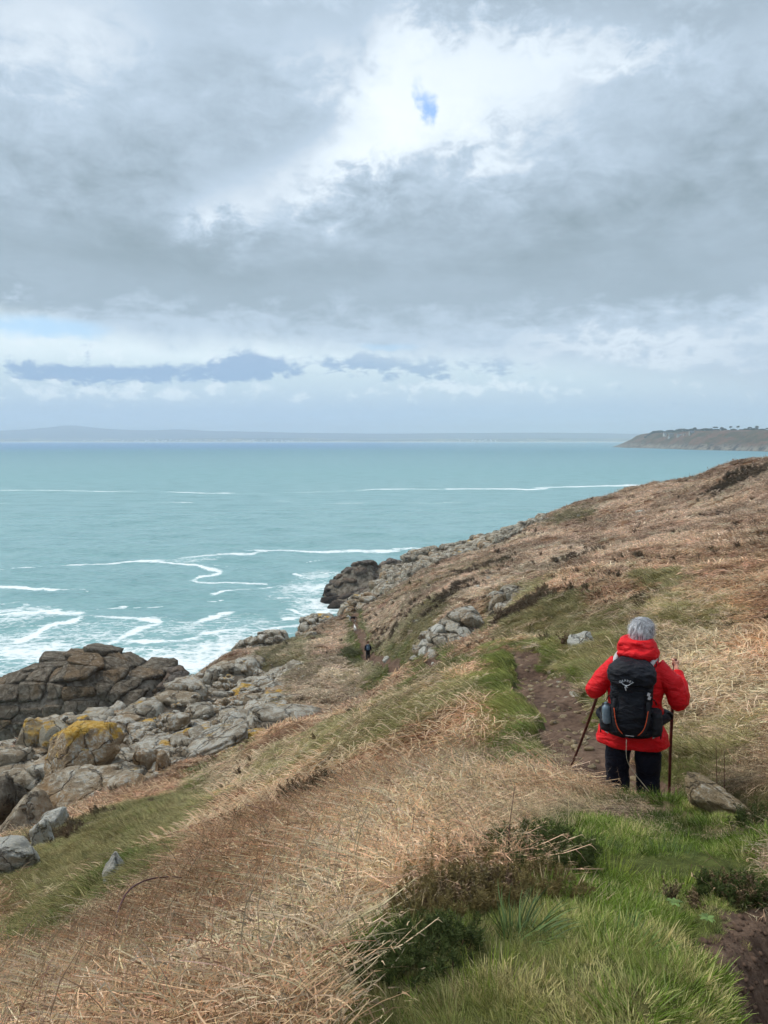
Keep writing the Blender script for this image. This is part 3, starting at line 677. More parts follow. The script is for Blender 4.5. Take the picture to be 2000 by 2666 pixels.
def build_coast():
    mt, nt, out = material('far_coast_fields')
    g = X(nt, nt.nodes.new('ShaderNodeTexCoord').outputs['Object'])
    sx = nt.nodes.new('ShaderNodeSeparateXYZ'); nt.links.new(g.s, sx.inputs[0]); gz = X(nt, sx.outputs[2])
    n1 = voro(nt, g, .0045, 'F1'); cn = nt.nodes.new('ShaderNodeTexVoronoi'); nt.links.new(g.s, cn.inputs[0]); cn.inputs['Scale'].default_value = .005
    rnd = nt.nodes.new('ShaderNodeSeparateColor'); nt.links.new(cn.outputs['Color'], rnd.inputs[0])
    r = X(nt, rnd.outputs[0]); n2 = noise(nt, g, .0016, 4, .6)
    c = ramp(nt, r, [(0, srgb(62, 74, 44)), (.35, srgb(80, 84, 56)), (.6, srgb(96, 100, 64)), (.8, srgb(150, 148, 104)), (1, srgb(172, 160, 120))])
    c = mixc(nt, n2.step(.45, .6) * .7, c, srgb(60, 66, 48))
    beach = 1.0 - (gz + (n2 - .5) * 10).step(7, 14)
    c = mixc(nt, beach * .9, c, srgb(222, 218, 204))
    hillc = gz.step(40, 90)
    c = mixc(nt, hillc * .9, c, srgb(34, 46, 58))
    principled(nt, out, c, 1, .05)
    def strip(name, sky, dist, depth, seed, amp):
        px = np.linspace(sky[0][0], sky[-1][0], 420); ky = np.interp(px, *np.array(sky).T)
        k = np.ones(9) / 9; ky2 = np.convolve(np.pad(ky, 4, 'edge'), k, 'valid')
        rows = []
        for t in np.linspace(0, 1, 16):
            d = dist + depth * t
            x = np.array([W(a, 1150, d)[0] for a in px])
            top = np.array([W(a, b, dist + depth)[2] for a, b in zip(px, ky2)])
            z = -4 + (top + 4) * np.interp(t, [0, .1, .5, 1], [0, .12, .5, 1]) + amp * fbm(x / 600, t * 6, oct=4, seed=seed) * math.sin(math.pi * t)
            rows.append(np.stack([x, np.full(len(px), d) + 150 * fbm(x / 500, t * 3 + 8, oct=3, seed=seed + 3), z], -1))
        for t in (1.0, 2.0):
            q = rows[15].copy(); q[:, 1] += 3000 * t; q[:, 2] = q[:, 2] * (1 - t * .5) - 6 * (t > 1); rows.append(q)
        o = land_strip(name, mt, rows); tag(o, kind='structure')
    strip('hills', [(-900,1124),(-300,1124),(0,1121),(60,1119),(116,1116),(145,1109.5),(178,1105.5),(212,1109),(250,1114),(308,1118.5),(410,1121),(463,1116.5),(492,1118),(530,1122),(651,1123.5),(800,1127),(1000,1129),(1200,1127.5),(1400,1126),(1500,1127),(1700,1130),(2100,1130),(2800,1126)], 15500, 3500, 5, 12)
    strip('far_coast', [(-900,1145),(-200,1144),(0,1143),(60,1145),(200,1147),(380,1145),(470,1142),(560,1141),(700,1140.5),(800,1140),(860,1144),(1000,1145),(1150,1142.5),(1280,1143.5),(1400,1141),(1700,1142),(2100,1141),(2800,1140)], 12600, 1500, 15, 3)
build_coast()
def build_haze():
    bm = bmesh.new(); bmesh.ops.create_cube(bm, size=1)
    lo, hi = Vector((-17000, -2500, -40)), Vector((17000, 29500, 420))
    for v in bm.verts: v.co = Vector([lo[i] + (v.co[i] + .5) * (hi[i] - lo[i]) for i in range(3)])
    me = bpy.data.meshes.new('haze'); bm.to_mesh(me)
    m, nt, out = material('haze'); p = nt.nodes.new('ShaderNodeVolumePrincipled')
    p.inputs['Color'].default_value = (.80, .91, 1.0, 1); p.inputs['Density'].default_value = HAZE; p.inputs['Anisotropy'].default_value = .0
    nt.links.new(p.outputs[0], out.inputs['Volume']); me.materials.append(m)
    tag(link('haze', me), kind='stuff')
HAZE = 9.5e-5
build_haze()
# ------------------------------------------------------------------ rock
def rock_mat(name, light, mid, stain, lichen=.5, yellow=0.0, wet=False, scale=1.0, dirt=.36):
    m, nt, out = material(name)
    geo = nt.nodes.new('ShaderNodeNewGeometry')
    P = X(nt, geo.outputs['Position']); N = X(nt, geo.outputs['Normal'])
    oi = nt.nodes.new('ShaderNodeObjectInfo'); rnd = X(nt, oi.outputs['Random'])
    sn = nt.nodes.new('ShaderNodeSeparateXYZ'); nt.links.new(N.s, sn.inputs[0]); up = X(nt, sn.outputs[2])
    n0 = noise(nt, P, .5 * scale, 4, .6); n1 = noise(nt, P, 2.2 * scale, 7, .66, .3); n2 = noise(nt, P, 9 * scale, 5, .7)
    c = mixc(nt, n1.step(.36, .64), mid, light)
    c = mixc(nt, (n0 + (rnd - .5) * .5).step(.46, .66) * .85, c, stain)
    c = mixc(nt, (n1 * .5 + n0 * .5 + (n2 - .5) * .3).step(.56, .44) * dirt, c, tuple(v * .42 for v in stain))
    li = (n2 * .55 + n1 * .45 + up * .07 - .035 + (rnd - .5) * .06).step(.60 - .12 * lichen, .68 - .10 * lichen)
    c = mixc(nt, li * min(1, .35 + lichen * .7), c, srgb(196, 194, 184))
    dk = (noise(nt, P, 3 * scale, 6, .7)).step(.58, .68)
    ck = voro(nt, vmath(nt, 'ADD', vs(nt, P, 1.0), vs(nt, noise(nt, P, 1.1 * scale, 4, .6, col=True), 1.1 / scale)), .75 * scale, 'DISTANCE_TO_EDGE')
    ckm = 1.0 - ck.step(.0, .035)
    c = mixc(nt, dk * (.42 if dirt > .2 else .55), c, srgb(72, 66, 56)); c = mixc(nt, ckm * .55, c, srgb(56, 50, 42))
    if yellow > 0:
        yl = (noise(nt, P, .42, 5, .62) + up * .22 + noise(nt, P, 3, 4, .6) * .16).step(.90 - .22 * yellow, 1.0 - .22 * yellow)
        c = mixc(nt, yl * .85, c, mixc(nt, n2.step(.4, .6), srgb(196, 146, 38), srgb(214, 176, 84)))
    if wet:
        sp_ = nt.nodes.new('ShaderNodeSeparateXYZ'); nt.links.new(P.s, sp_.inputs[0]); z = X(nt, sp_.outputs[2])
        c = mixc(nt, (z + (n0 - .5) * 7).step(6.0, .6) * .8, c, srgb(48, 44, 42))
    c = vs(nt, c, 1.0)
    v = nt.nodes.new('ShaderNodeHueSaturation'); nt.links.new(c.s, v.inputs['Color']); nt.links.new(rnd.lin(0, 1, .82, 1.16).s, v.inputs['Value'])
    principled(nt, out, X(nt, v.outputs[0]), .88, .25, n1 * 1.0 + n2 * .6 + n0 - ckm * .6, .34 / scale, 1.0)
    return m
RM = dict(
  far=rock_mat('far_pale_granite', srgb(224, 212, 192), srgb(162, 148, 128), srgb(166, 144, 116), .75, .0, False, .28),
  grey=rock_mat('grey_lichen_granite', srgb(228, 218, 198), srgb(168, 156, 136), srgb(168, 146, 118), .85, .14, False, .55),
  brown=rock_mat('brown_granite', srgb(144, 134, 118), srgb(108, 98, 84), srgb(126, 104, 78), .12, .0, True, .7),
  tan=rock_mat('tan_granite', srgb(214, 200, 176), srgb(170, 154, 130), srgb(160, 126, 86), .60, .0, False, .6),
  yellow=rock_mat('yellow_lichen_granite', srgb(208, 198, 176), srgb(172, 160, 138), srgb(170, 142, 108), .65, .88, False, .6),
  white=rock_mat('white_lichen_granite', srgb(244, 238, 222), srgb(206, 200, 182), srgb(170, 160, 136), 1.5, .0, False, 1.5, .12),
  dark=rock_mat('dark_wet_granite', srgb(138, 128, 118), srgb(106, 98, 90), srgb(120, 102, 86), .0, .0, True, .5),
  flat=rock_mat('flat_path_stone', srgb(206, 190, 158), srgb(170, 152, 122), srgb(150, 130, 98), .25, 0, False, 4))
def ico(sub):
    bm = bmesh.new(); bmesh.ops.create_icosphere(bm, subdivisions=sub, radius=1)
    V = np.array([v.co[:] for v in bm.verts]); V /= np.linalg.norm(V, axis=1)[:, None]
    F = np.array([[v.index for v in f.verts] for f in bm.faces]); bm.free(); return V, F
ICO = {k: ico(k) for k in (2, 3, 4, 5)}
def poly_block(planes, dist, sub=3, k=40, rough=.05, freq=1.2, seed=0, world=(0, 0, 0)):
    """a rounded convex block round the origin: planes (n,3) unit normals at distances dist"""
    V, F = ICO[sub]
    q = np.maximum(V @ planes.T, 0) / dist
    qm = q.max(1, keepdims=True)
    r = ((q / qm) ** k).sum(1) ** (-1 / k) / qm[:, 0]
    s = float(np.median(r))
    P = V * r[:, None]
    wp = P + np.asarray(world)
    n = fbm(wp[:, 0] * freq / s, wp[:, 1] * freq / s, wp[:, 2] * freq / s, oct=4, gain=.55, seed=seed)
    ch = np.abs(fbm(wp[:, 0] * .9 / s + 4, wp[:, 1] * .9 / s, wp[:, 2] * .9 / s, oct=2, seed=seed + 9))
    P = P * (1 + rough * n - rough * 1.6 * np.exp(-(ch / .05) ** 2) + rough * .5 * np.sign(n) * (np.abs(n) > .25))[:, None]
    return P, F
def surf(x, y):
    return np.maximum(H(x, y), rock_top(x, y))
def field_blocks(root_args, region, size, mat, n_max=280, relief=.3, metric=None, gap=.94, sub=3, rough=.05, jit=.35, seed=1, k=44, topf=None, keep=None, mats=None, cuts=3, freq=1.3, cap=.22, lattice=None, flat=True):
    """a jointed outcrop: cells between neighbouring joints, cut by the rock's own surface"""
    r = np.random.default_rng(seed)
    x0, x1, y0, y1 = region
    tf = topf or surf
    N = 9000
    x = r.uniform(x0, x1, N); y = r.uniform(y0, y1, N)
    e = .25 * size
    h = tf(x, y); hx = (tf(x + e, y) - tf(x - e, y)) / (2 * e); hy = (tf(x, y + e) - tf(x, y - e)) / (2 * e)
    hx = np.clip(hx, -4, 4); hy = np.clip(hy, -4, 4)
    Nn = np.stack([-hx, -hy, np.ones(N)], 1); ar = np.linalg.norm(Nn, axis=1); Nn /= ar[:, None]
    # extra samples down steep faces: slide points by fractions of the slope
    P = np.stack([x, y, h], 1)
    view = P - np.array([0, 0, EYE]); view /= np.linalg.norm(view, axis=1)[:, None]
    ok = ((Nn * view).sum(1) < .25) & (h > -1.2)
    if keep is not None: ok &= keep(x, y, h)
    P, Nn, ar = P[ok], Nn[ok], ar[ok]
    if len(P) == 0: return
    p_ = ar / ar.sum(); order = r.choice(len(P), size=len(P), replace=False, p=p_)
    M = np.eye(3) if metric is None else metric
    Q = P @ M.T
    sel = []; rad = size * r.uniform(.62, 1.25, len(P))
    if lattice is not None:
        a_, b_, c_, rm = lattice; L_ = P @ rm.T; kz = np.floor(L_[:, 2] / c_); kx = np.floor(L_[:, 0] / a_ + .5 * (kz % 2) + .3 * np.sin(kz * 2.3)); ky = np.floor(L_[:, 1] / b_)
        key = (kx * 7919 + ky * 104729 + kz * 1299709).astype(np.int64); cen_u = (L_[:, 0] / a_ + .5 * (kz % 2) + .3 * np.sin(kz * 2.3)) % 1 - .5; cen_w = (L_[:, 2] / c_) % 1 - .5
        q_ = np.abs(cen_u) + np.abs(cen_w) + r.uniform(0, .5, len(P)); oo = np.argsort(q_); seen = set()
        for i in oo:
            if key[i] in seen: continue
            seen.add(key[i])
            if r.uniform() < .14: continue
            sel.append(i)
            if len(sel) >= n_max: break
        order = []; rad = np.full(len(P), size) * r.uniform(.85, 1.15, len(P))
    for i in order:
        if sel:
            d = np.linalg.norm(Q[sel] - Q[i], axis=1)
            if (d < (rad[sel] + rad[i]) * .5).any(): continue
        sel.append(i)
        if len(sel) >= n_max: break
    P, Nn, Q, rad = P[sel], Nn[sel], Q[sel], rad[sel]
    c = P.mean(0); c[2] = P[:, 2].min()
    name, label, cat = root_args
    root = link(name, None, loc=tuple(c)); tag(root, label, cat)
    cen = P - Nn * (rad * .45)[:, None]
    Qc = cen @ M.T
    G = M.T @ M
    for i in range(len(P)):
        d = np.linalg.norm(Qc - Qc[i], axis=1); nb = np.argsort(d)[1:15]
        pl, ds = [], []
        for j in nb:
            if d[j] > size * 3.0: continue
            n = G @ (cen[j] - cen[i]); L = np.linalg.norm(n); n = n / L
            ds.append(max(.12 * size, .5 * (cen[j] - cen[i]) @ n * gap)); pl.append(n)
        n = Nn[i] + r.normal(0, .12, 3); n /= np.linalg.norm(n)
        pl.append(n); ds.append(rad[i] * .45 + size * r.uniform(-jit * .5, jit))
        pl.append(-Nn[i]); ds.append(rad[i] * .8)
        pl.append(np.array([0, 0, 1.0])); ds.append(max(.15 * size, P[i, 2] - cen[i, 2] + cap * size * r.uniform(.4, 1.3)))
        for t in range(cuts):
            n = Nn[i] * r.uniform(.2, 1) + r.normal(0, .8, 3); n /= np.linalg.norm(n); pl.append(n); ds.append(rad[i] * r.uniform(.62, .95))
        for ax in ((1, 0, 0), (-1, 0, 0), (0, 1, 0), (0, -1, 0), (0, 0, 1), (0, 0, -1)):
            pl.append(np.array(ax, float)); ds.append(rad[i] * (1.0 if cuts == 0 else 1.5))
        V, F = poly_block(np.array(pl), np.array(ds), sub, k, rough, freq, seed * 7 + i, cen[i])
        mm = mat if mats is None else mats(P[i], r)
        me = mesh_np('rock_block', V, F, [mm], not flat)
        link('rock_block', me, root, loc=tuple(cen[i] - c))
    return root
def rotz(a): c, s = math.cos(a), math.sin(a); return np.array([[c, -s, 0], [s, c, 0], [0, 0, 1.]])
def roty(a): c, s = math.cos(a), math.sin(a); return np.array([[c, 0, s], [0, 1, 0], [-s, 0, c]])
def rotx(a): c, s = math.cos(a), math.sin(a); return np.array([[1, 0, 0], [0, c, -s], [0, s, c]])
def boulder(name, label, cat, px, py, d, hw, hh, mat, depth=1.0, seed=0, sub=4, planes=None, lean=0.0, k=26, rough=.05, group=None, npl=9, z_off=0.0):
    """a loose boulder: hw, hh half size in photograph pixels, so its real size follows from its distance"""
    r = np.random.default_rng(seed + 500)
    c = W(px, py, d); s = d / 1990.0
    a = np.array([hw * s, max(hw, hh) * .8 * s * depth, hh * s * 1.08])
    pl, ds = [], []
    for i in range(npl):
        n = r.normal(0, 1, 3); n /= np.linalg.norm(n); pl.append(n)
        ds.append(1.0 / math.sqrt(((n / 1.0) ** 2).sum()) * r.uniform(.78, 1.0))
    for n in (planes or []):
        n = np.array(n, float); dd = np.linalg.norm(n[:3]); pl.append(n[:3] / dd); ds.append(n[3] if len(n) > 3 else .8)
    for ax in ((1, 0, 0), (-1, 0, 0), (0, 1, 0), (0, -1, 0), (0, 0, 1), (0, 0, -1)): pl.append(np.array(ax, float)); ds.append(1.0)
    V, F = poly_block(np.array(pl), np.array(ds), sub, k, rough, 1.6, seed, (seed, 0, 0))
    V = V * a
    V = V @ roty(lean).T
    me = mesh_np(name, V, F, [mat], sub >= 5); o = link(name, me, loc=tuple(c + np.array([0, 0, z_off])))
    tag(o, label, cat, group); return o

RR = RIDGES
def in_ridge(*names):
    def f(x, y, h):
        m = np.zeros(x.shape, bool)
        for n in names: m |= (ridge_h(RR[n], x, y) > base_h(x, y) - .3)
        return m
    return f
def ridge_only(*names):
    def f(x, y):
        t = np.full(np.shape(x), -5.0)
        for n in names: t = np.maximum(t, ridge_h(RR[n], x, y))
        return t
    return f
Mx = lambda a, b, c, rz=0, ry=0, rx=0: np.diag([1 / a, 1 / b, 1 / c]) @ (rotz(rz) @ roty(ry) @ rotx(rx)).T
field_blocks(('sea_cliff', 'massive brown jointed rock cliff standing in the surf at the left edge', 'cliff'), (-60, -26, 86, 99), 2.5, RM['brown'], 190, metric=Mx(1.15, 1.1, 1.0, .25, .12), gap=.988, sub=4, rough=.035, jit=.05, cuts=0, seed=11, k=90, lattice=(3.0, 4.0, 2.3, roty(.10) @ rotz(.1)), topf=ridge_only('stack'))
field_blocks(('rock_outcrop', 'low dark wet rocks at the foot of the cliff, beside the surf', 'rocks'), (-29, -21, 87, 93), 1.8, RM['dark'], 30, gap=.96, seed=12, topf=ridge_only('low'), jit=.15)
field_blocks(('rock_outcrop', 'small dark brown rock block at the surf edge above the grey rocks', 'rocks'), (-24, -17, 92, 98), 1.9, RM['dark'], 26, gap=.96, seed=13, topf=ridge_only('dark'), jit=.15)
def pick_main(p, r):
    t = r.uniform()
    px_ = 1000 + p[0] / p[1] * 2000
    if p[1] < 52 and px_ < 430: return RM['tan'] if t < .45 else (RM['grey'] if t < .75 else RM['yellow'])
    return RM['grey'] if t < .66 else (RM['tan'] if t < .90 else RM['yellow'])
def keep_plat(x, y, h):
    hh = H(x, y)
    grass = np.zeros(x.shape)
    for px_, py_, d_, r1, r2 in [(420,1778,78,3.2,5),(545,1878,58,2.0,2.5),(300,1850,68,5.5,1.2),(230,1868,66,3,1.0),(640,1745,78,3.5,3)]:
        c = W(px_, py_, d_); grass = np.maximum(grass, np.exp(-((x - c[0]) / r1) ** 2 - ((y - c[1]) / r2) ** 2))
    return (rocky(x, y, hh) > .5) & (grass < .5) & (y < 86) & (y > 30) & (hh > 8)
field_blocks(('rock_outcrop', 'wide jumble of pale grey lichen covered rocks between the grass slope and the sea', 'rocks'), (-34, -8, 47, 86), 2.1, None, 300, metric=Mx(1.3, 1.0, .8, -.35, -.25), gap=.95, sub=3, rough=.07, jit=.5, cuts=3, seed=14, lattice=(3.0, 2.5, 1.7, roty(-.32) @ rotz(-.35)), keep=keep_plat, mats=pick_main)
field_blocks(('rock_outcrop', 'cracked grey and tan rocks just beyond the near grass edge', 'rocks'), (-29, -9, 34, 49), 1.7, None, 290, metric=Mx(1.3, 1.0, .8, -.35, -.25), gap=.95, sub=3, rough=.07, jit=.45, cuts=3, seed=15, lattice=(2.2, 1.9, 1.4, roty(-.32) @ rotz(-.35)), keep=keep_plat, mats=pick_main)
field_blocks(('rock_outcrop', 'smooth dark brown rocks sloping into white surf at the tip of the far point', 'rocks'), (-18, 10, 183, 202), 2.9, RM['dark'], 90, metric=Mx(1.7, 1.0, .9, .1, .55), gap=.97, sub=3, rough=.04, jit=.05, cap=.02, seed=16, topf=ridge_only('point'), k=18)
field_blocks(('rock_outcrop', 'rounded dark rock apron below the tip of the far point', 'rocks'), (-14, 12, 176, 194), 3.0, RM['dark'], 90, metric=Mx(1.7, 1.0, .9, .1, .5), gap=.97, sub=3, rough=.04, jit=.08, cap=.05, seed=17, topf=ridge_only('apron'), k=18)
field_blocks(('rock_outcrop', 'long spine of pale blocky rocks running up the far shore from the dark point', 'rocks'), (0, 44, 145, 192), 2.4, None, 290, gap=.95, sub=3, rough=.05, jit=.8, seed=18, keep=lambda x, y, h: spine_in(x, y, h), topf=surf, mats=lambda p, r: RM['far'] if r.uniform() < .8 else RM['tan'])
field_blocks(('rock_outcrop', 'pale rocks on the shoulder just past the path end and the dogs', 'rocks'), (-7, 2, 97, 103), 1.35, None, 90, gap=.95, sub=3, seed=19, metric=Mx(1.6, 1, .9, 0, -.5), keep=in_ridge('shoulder'), mats=lambda p, r: RM['grey'] if r.uniform() < .5 else RM['tan'], jit=.35)
field_blocks(('rock_outcrop', 'cracked grey rock at the cliff edge left of the dogs', 'rocks'), (-12, -5, 91, 97), 1.1, RM['grey'], 80, gap=.95, sub=3, seed=20, metric=Mx(1.6, 1, .9, 0, .5), keep=in_ridge('slab'), jit=.3)
field_blocks(('rock_outcrop', 'low grey rocks on the cliff edge above the foam, between grass tufts', 'rocks'), (-19, -10, 86, 92), 1.1, RM['grey'], 90, gap=.95, sub=3, seed=21, keep=in_ridge('edge'), jit=.4)
field_blocks(('rock_outcrop', 'large lichen whitened crag leaning up the slope behind the near ridge', 'rocks'), (1.2, 6.2, 38.6, 44.5), .95, None, 130, gap=.97, sub=4, seed=22, metric=Mx(2.0, 1.2, .7, 0, .75), keep=in_ridge('tooth'), jit=.22, k=40, mats=lambda p, r: RM['grey'] if r.uniform() < .6 else RM['white'])
field_blocks(('rock_outcrop', 'narrow pale crag amid heather, upper right of the large lichen crag', 'rocks'), (6, 9, 44, 49.5), .8, RM['grey'], 80, gap=.96, sub=3, seed=23, metric=Mx(1.0, 1, 1.6, 0, .3), keep=in_ridge('tooth2'), jit=.35)
field_blocks(('rock_outcrop', 'thin line of grey stones cresting the brown slope above the crags', 'rocks'), (10, 17, 64, 67), .7, RM['grey'], 60, gap=.93, sub=2, seed=24, keep=in_ridge('crest'), jit=.3)
field_blocks(('rock_outcrop', 'pale rounded rocks high on the skyline where the spine meets the bracken', 'rocks'), (26, 34, 147, 151), 1.9, RM['grey'], 40, gap=.96, sub=3, seed=25, metric=Mx(1.8, 1, .9, 0, -.5), keep=in_ridge('hump'), jit=.3)

def rubble(label_root, keep, region, n, s0, s1, seed, mat, name='rock_rubble'):
    r = np.random.default_rng(seed); x = r.uniform(region[0], region[1], n * 6); y = r.uniform(region[2], region[3], n * 6); h = surf(x, y)
    m = keep(x, y, h); x, y, h = x[m][:n], y[m][:n], h[m][:n]; V0, F0 = ICO[2]; Vs, Fs, o = [], [], 0
    for i in range(len(x)):
        pl = r.normal(0, 1, (12, 3)); pl /= np.linalg.norm(pl, axis=1)[:, None]; q = np.maximum(V0 @ pl.T, 0) / r.uniform(.6, 1, 12); R_ = 1 / q.max(1)
        s = r.uniform(s0, s1) * np.array([1.2, 1, .8]); Vs.append(V0 * np.minimum(R_, 1.3)[:, None] * s + (x[i], y[i], h[i] + r.uniform(-.1, .25) * s0)); Fs.append(F0 + o); o += len(V0)
    tag(link(name, mesh_np(name, np.vstack(Vs), np.vstack(Fs), [mat], False)), kind='stuff')
rubble(None, keep_plat, (-34, -8, 34, 86), 650, .12, .42, 33, RM['grey'])
rubble(None, lambda x, y, h: spine_in(x, y, h), (0, 44, 140, 192), 700, .4, 1.1, 34, RM['grey'])
boulder('boulder', 'pointed tan boulder tipped with yellow lichen, topmost of the near rocks', 'boulder', 78, 1915, 52, 44, 46, RM['yellow'], 1, 1, planes=[(-.7, -.2, .7, .55), (.75, -.3, .5, .62)], lean=-.35)
boulder('boulder', 'round shouldered boulder capped with orange lichen beside the pointed one', 'boulder', 150, 1925, 51.5, 46, 42, RM['yellow'], 1, 2, planes=[(0, -.9, .35, .7)])
boulder('boulder', 'small upright boulder with a yellow face above the big leaning one', 'boulder', 217, 1880, 54, 17, 17, RM['yellow'], 1, 3, sub=3)
boulder('boulder', 'huge leaning grey boulder with a yellow lichen top', 'boulder', 195, 1980, 43, 112, 78, RM['yellow'], .8, 4, planes=[(-.55, -.6, .6, .5), (.6, -.7, .3, .62), (-.3, -.9, -.1, .7)], lean=-.55, k=40, sub=5)
boulder('boulder', 'wide tan boulder with a pale sharp ridge, in front of the leaning boulder', 'boulder', 175, 2085, 38.5, 128, 70, RM['tan'], .8, 5, planes=[(.1, -.55, .75, .52), (-.6, -.6, .3, .66), (.35, -.9, -.1, .62)], lean=-.15, k=40, sub=5)
boulder('boulder', 'orange stained pyramid shaped boulder low at the left edge', 'boulder', 60, 2150, 35, 92, 90, RM['tan'], .9, 6, planes=[(-.75, -.15, .6, .42), (.8, -.3, .45, .42), (0, -.9, .4, .55), (.2, -.8, -.4, .7)], k=22, sub=5)
boulder('boulder', 'dark grey boulder cut by the left edge beside the pyramid boulder', 'boulder', -25, 2090, 39, 80, 60, RM['brown'], 1, 7, sub=4, lean=-.3)
boulder('boulder', 'smooth brown block standing upright above the grass edge', 'boulder', 384, 1986, 43, 31, 40, RM['tan'], 1, 8, k=12, planes=[(0, -1, 0, .7)])
boulder('boulder', 'tall narrow brown block right of the smooth upright block', 'boulder', 423, 1998, 42, 20, 42, RM['tan'], 1, 9, k=12, lean=.15)
boulder('boulder', 'square tan block right of the tall narrow block', 'boulder', 466, 1972, 43.5, 24, 24, RM['tan'], 1, 10, k=16)
boulder('boulder', 'low rounded tan boulder half behind the grass edge', 'boulder', 322, 2052, 38, 62, 40, RM['tan'], 1, 11)
boulder('boulder', 'long pale slab lying above the brown blocks', 'boulder', 560, 1932, 45, 95, 16, RM['grey'], 1.3, 12, lean=-.32, k=14)
boulder('boulder', 'flat grey boulder resting alone in the middle of the pale rocks', 'boulder', 465, 1884, 55, 36, 17, RM['grey'], 1.1, 13, lean=-.08, z_off=.3)
boulder('boulder', 'brown cracked boulder at the left edge under the yellow lichen rocks', 'boulder', 25, 2000, 49, 60, 50, RM['tan'], 1, 14)
boulder('boulder', 'grey hump of rock at the right end of the pale rocks, against the bracken', 'boulder', 712, 1862, 52, 44, 22, RM['grey'], 1.2, 15, lean=-.3)
boulder('boulder', 'large white lichen boulder lying in the grass at the left edge', 'boulder', 36, 2240, 18, 62, 38, RM['white'], .9, 16, lean=-.12, k=14, sub=5, rough=.035, z_off=.14)
boulder('boulder', 'white lichen boulder just above the largest one in the grass', 'boulder', 108, 2180, 21, 31, 34, RM['white'], 1, 17, lean=-.3, k=14, z_off=.12)
boulder('boulder', 'small pale boulder at the grass edge, topmost of the white ones', 'boulder', 145, 2138, 24, 32, 22, RM['white'], 1, 18, lean=-.3, k=14, z_off=.12)
boulder('boulder', 'pointed mottled white stone between the green grass and the brown bracken', 'boulder', 297, 2268, float(hit(297, 2290)[1]), 38, 46, RM['white'], .8, 19, planes=[(-.6, -.2, .6, .6), (.5, -.2, .75, .66)], k=12, sub=5, rough=.04)
boulder('boulder', 'tan stone half buried in bracken at the lower left', 'boulder', 88, 2440, 8.6, 26, 44, RM['tan'], .8, 20, lean=.5, k=10)
boulder('boulder', 'grey boulder with white veins beside the bank above the path', 'boulder', 1512, 1680, float(hit(1512, 1690)[1]), 38, 34, RM['white'], 1.2, 21, lean=-.5, k=40, sub=5, planes=[(-.6, -.6, .3, .6), (.5, -.7, .4, .6), (0, -.3, .9, .55)], npl=13)
boulder('flat_stone', 'broad flat tan stone at the path side right of the walker', 'stone', 1860, 2090, 5.0, 92, 34, RM['flat'], 1.0, 22, lean=.28, z_off=.03, k=12, sub=5, planes=[(.2, -.3, .9, .55)])
for i, (px, py, d, hw, hh, lb, mt) in enumerate([
   (1275,1512,0,7,11,'small white stone on the brown slope, upper of two', 'white'), (1243,1532,0,9,7,'small white stone on the brown slope, lower of two', 'white'),
   (1085,1619,0,11,5,'thin white stone lying in the heath left of the crags', 'white'), (1027,1567,0,14,8,'pale stone on the bracken slope above the far walker', 'grey'),
   (1010,1718,0,14,8,'low white rock beside the lower path, right of the far walker', 'white'), (1030,1712,0,8,5,'pale stone touching the low white rock by the lower path', 'white'),
   (995,1672,0,9,5,'small pinkish stone in the grass uphill of the far walker', 'tan'), (1668,1333,0,13,5,'white stone high on the bracken slope near the skyline', 'white'),
   (1508,1345,0,5,6,'white stone on the skyline edge above the pale rounded rocks', 'white'), (790,1768,0,10,9,'pale stone in the grass below the lower path', 'white'),
   (806,1655,0,20,9,'flat grey stone on the shoulder left of the lower path', 'grey'), (785,1747,0,8,8,'whitish stone in the grass above the grey hump of rock', 'white'),
   (938,1620,0,12,8,'brown rock beside the path where the dogs walk', 'tan'), (1245,1670,0,10,6,'white stone beside the path dip at the near ridge', 'white'),
   (1070,1650,0,7,8,'pale stone in the hollow left of the lichen crag', 'grey'), (1128,1730,0,6,5,'little pale stone under the crag', 'white')]):
    p = hit(px, py)
    boulder('stone', lb, 'stone', px, py, p[1], hw, hh, RM[mt], 1, 40 + i, sub=3, lean=-.2)
for i, (px, py, hw, hh, lb) in enumerate([(1464,1763,9,6,'pale round stone on the path edge, brightest of the path stones'), (1449,1766,7,4,'brown stone left of the pale round path stone'),
   (1456,1778,7,4,'flat brown stone just below the pale round path stone'), (1500,1812,17,8,'wedge shaped brown stone jutting from the bank over the path'), (1478,1818,9,4,'low stone in the mud left of the wedge shaped stone'),
   (1526,1863,6,5,'small stone in the path centre, below the wedge shaped stone'), (1552,1879,11,6,'flat grey stone on the path beside the left walking stick'), (1545,1908,15,5,'flat slab bedded in the path beside the left walking stick'),
   (1435,1752,10,5,'grey slab leaning on the bank at the top of the path'), (1490,1884,16,4,'long low stone across the muddy path'), (1500,2010,20,4,'flat step stone in the path near the stick tip')]):
    p = hit(px, py)
    boulder('path_stone', lb, 'stone', px, py, p[1], hw, hh, RM['flat' if i in (0, 7, 9, 10) else 'tan'], 1.3, 70 + i, sub=3, k=9)

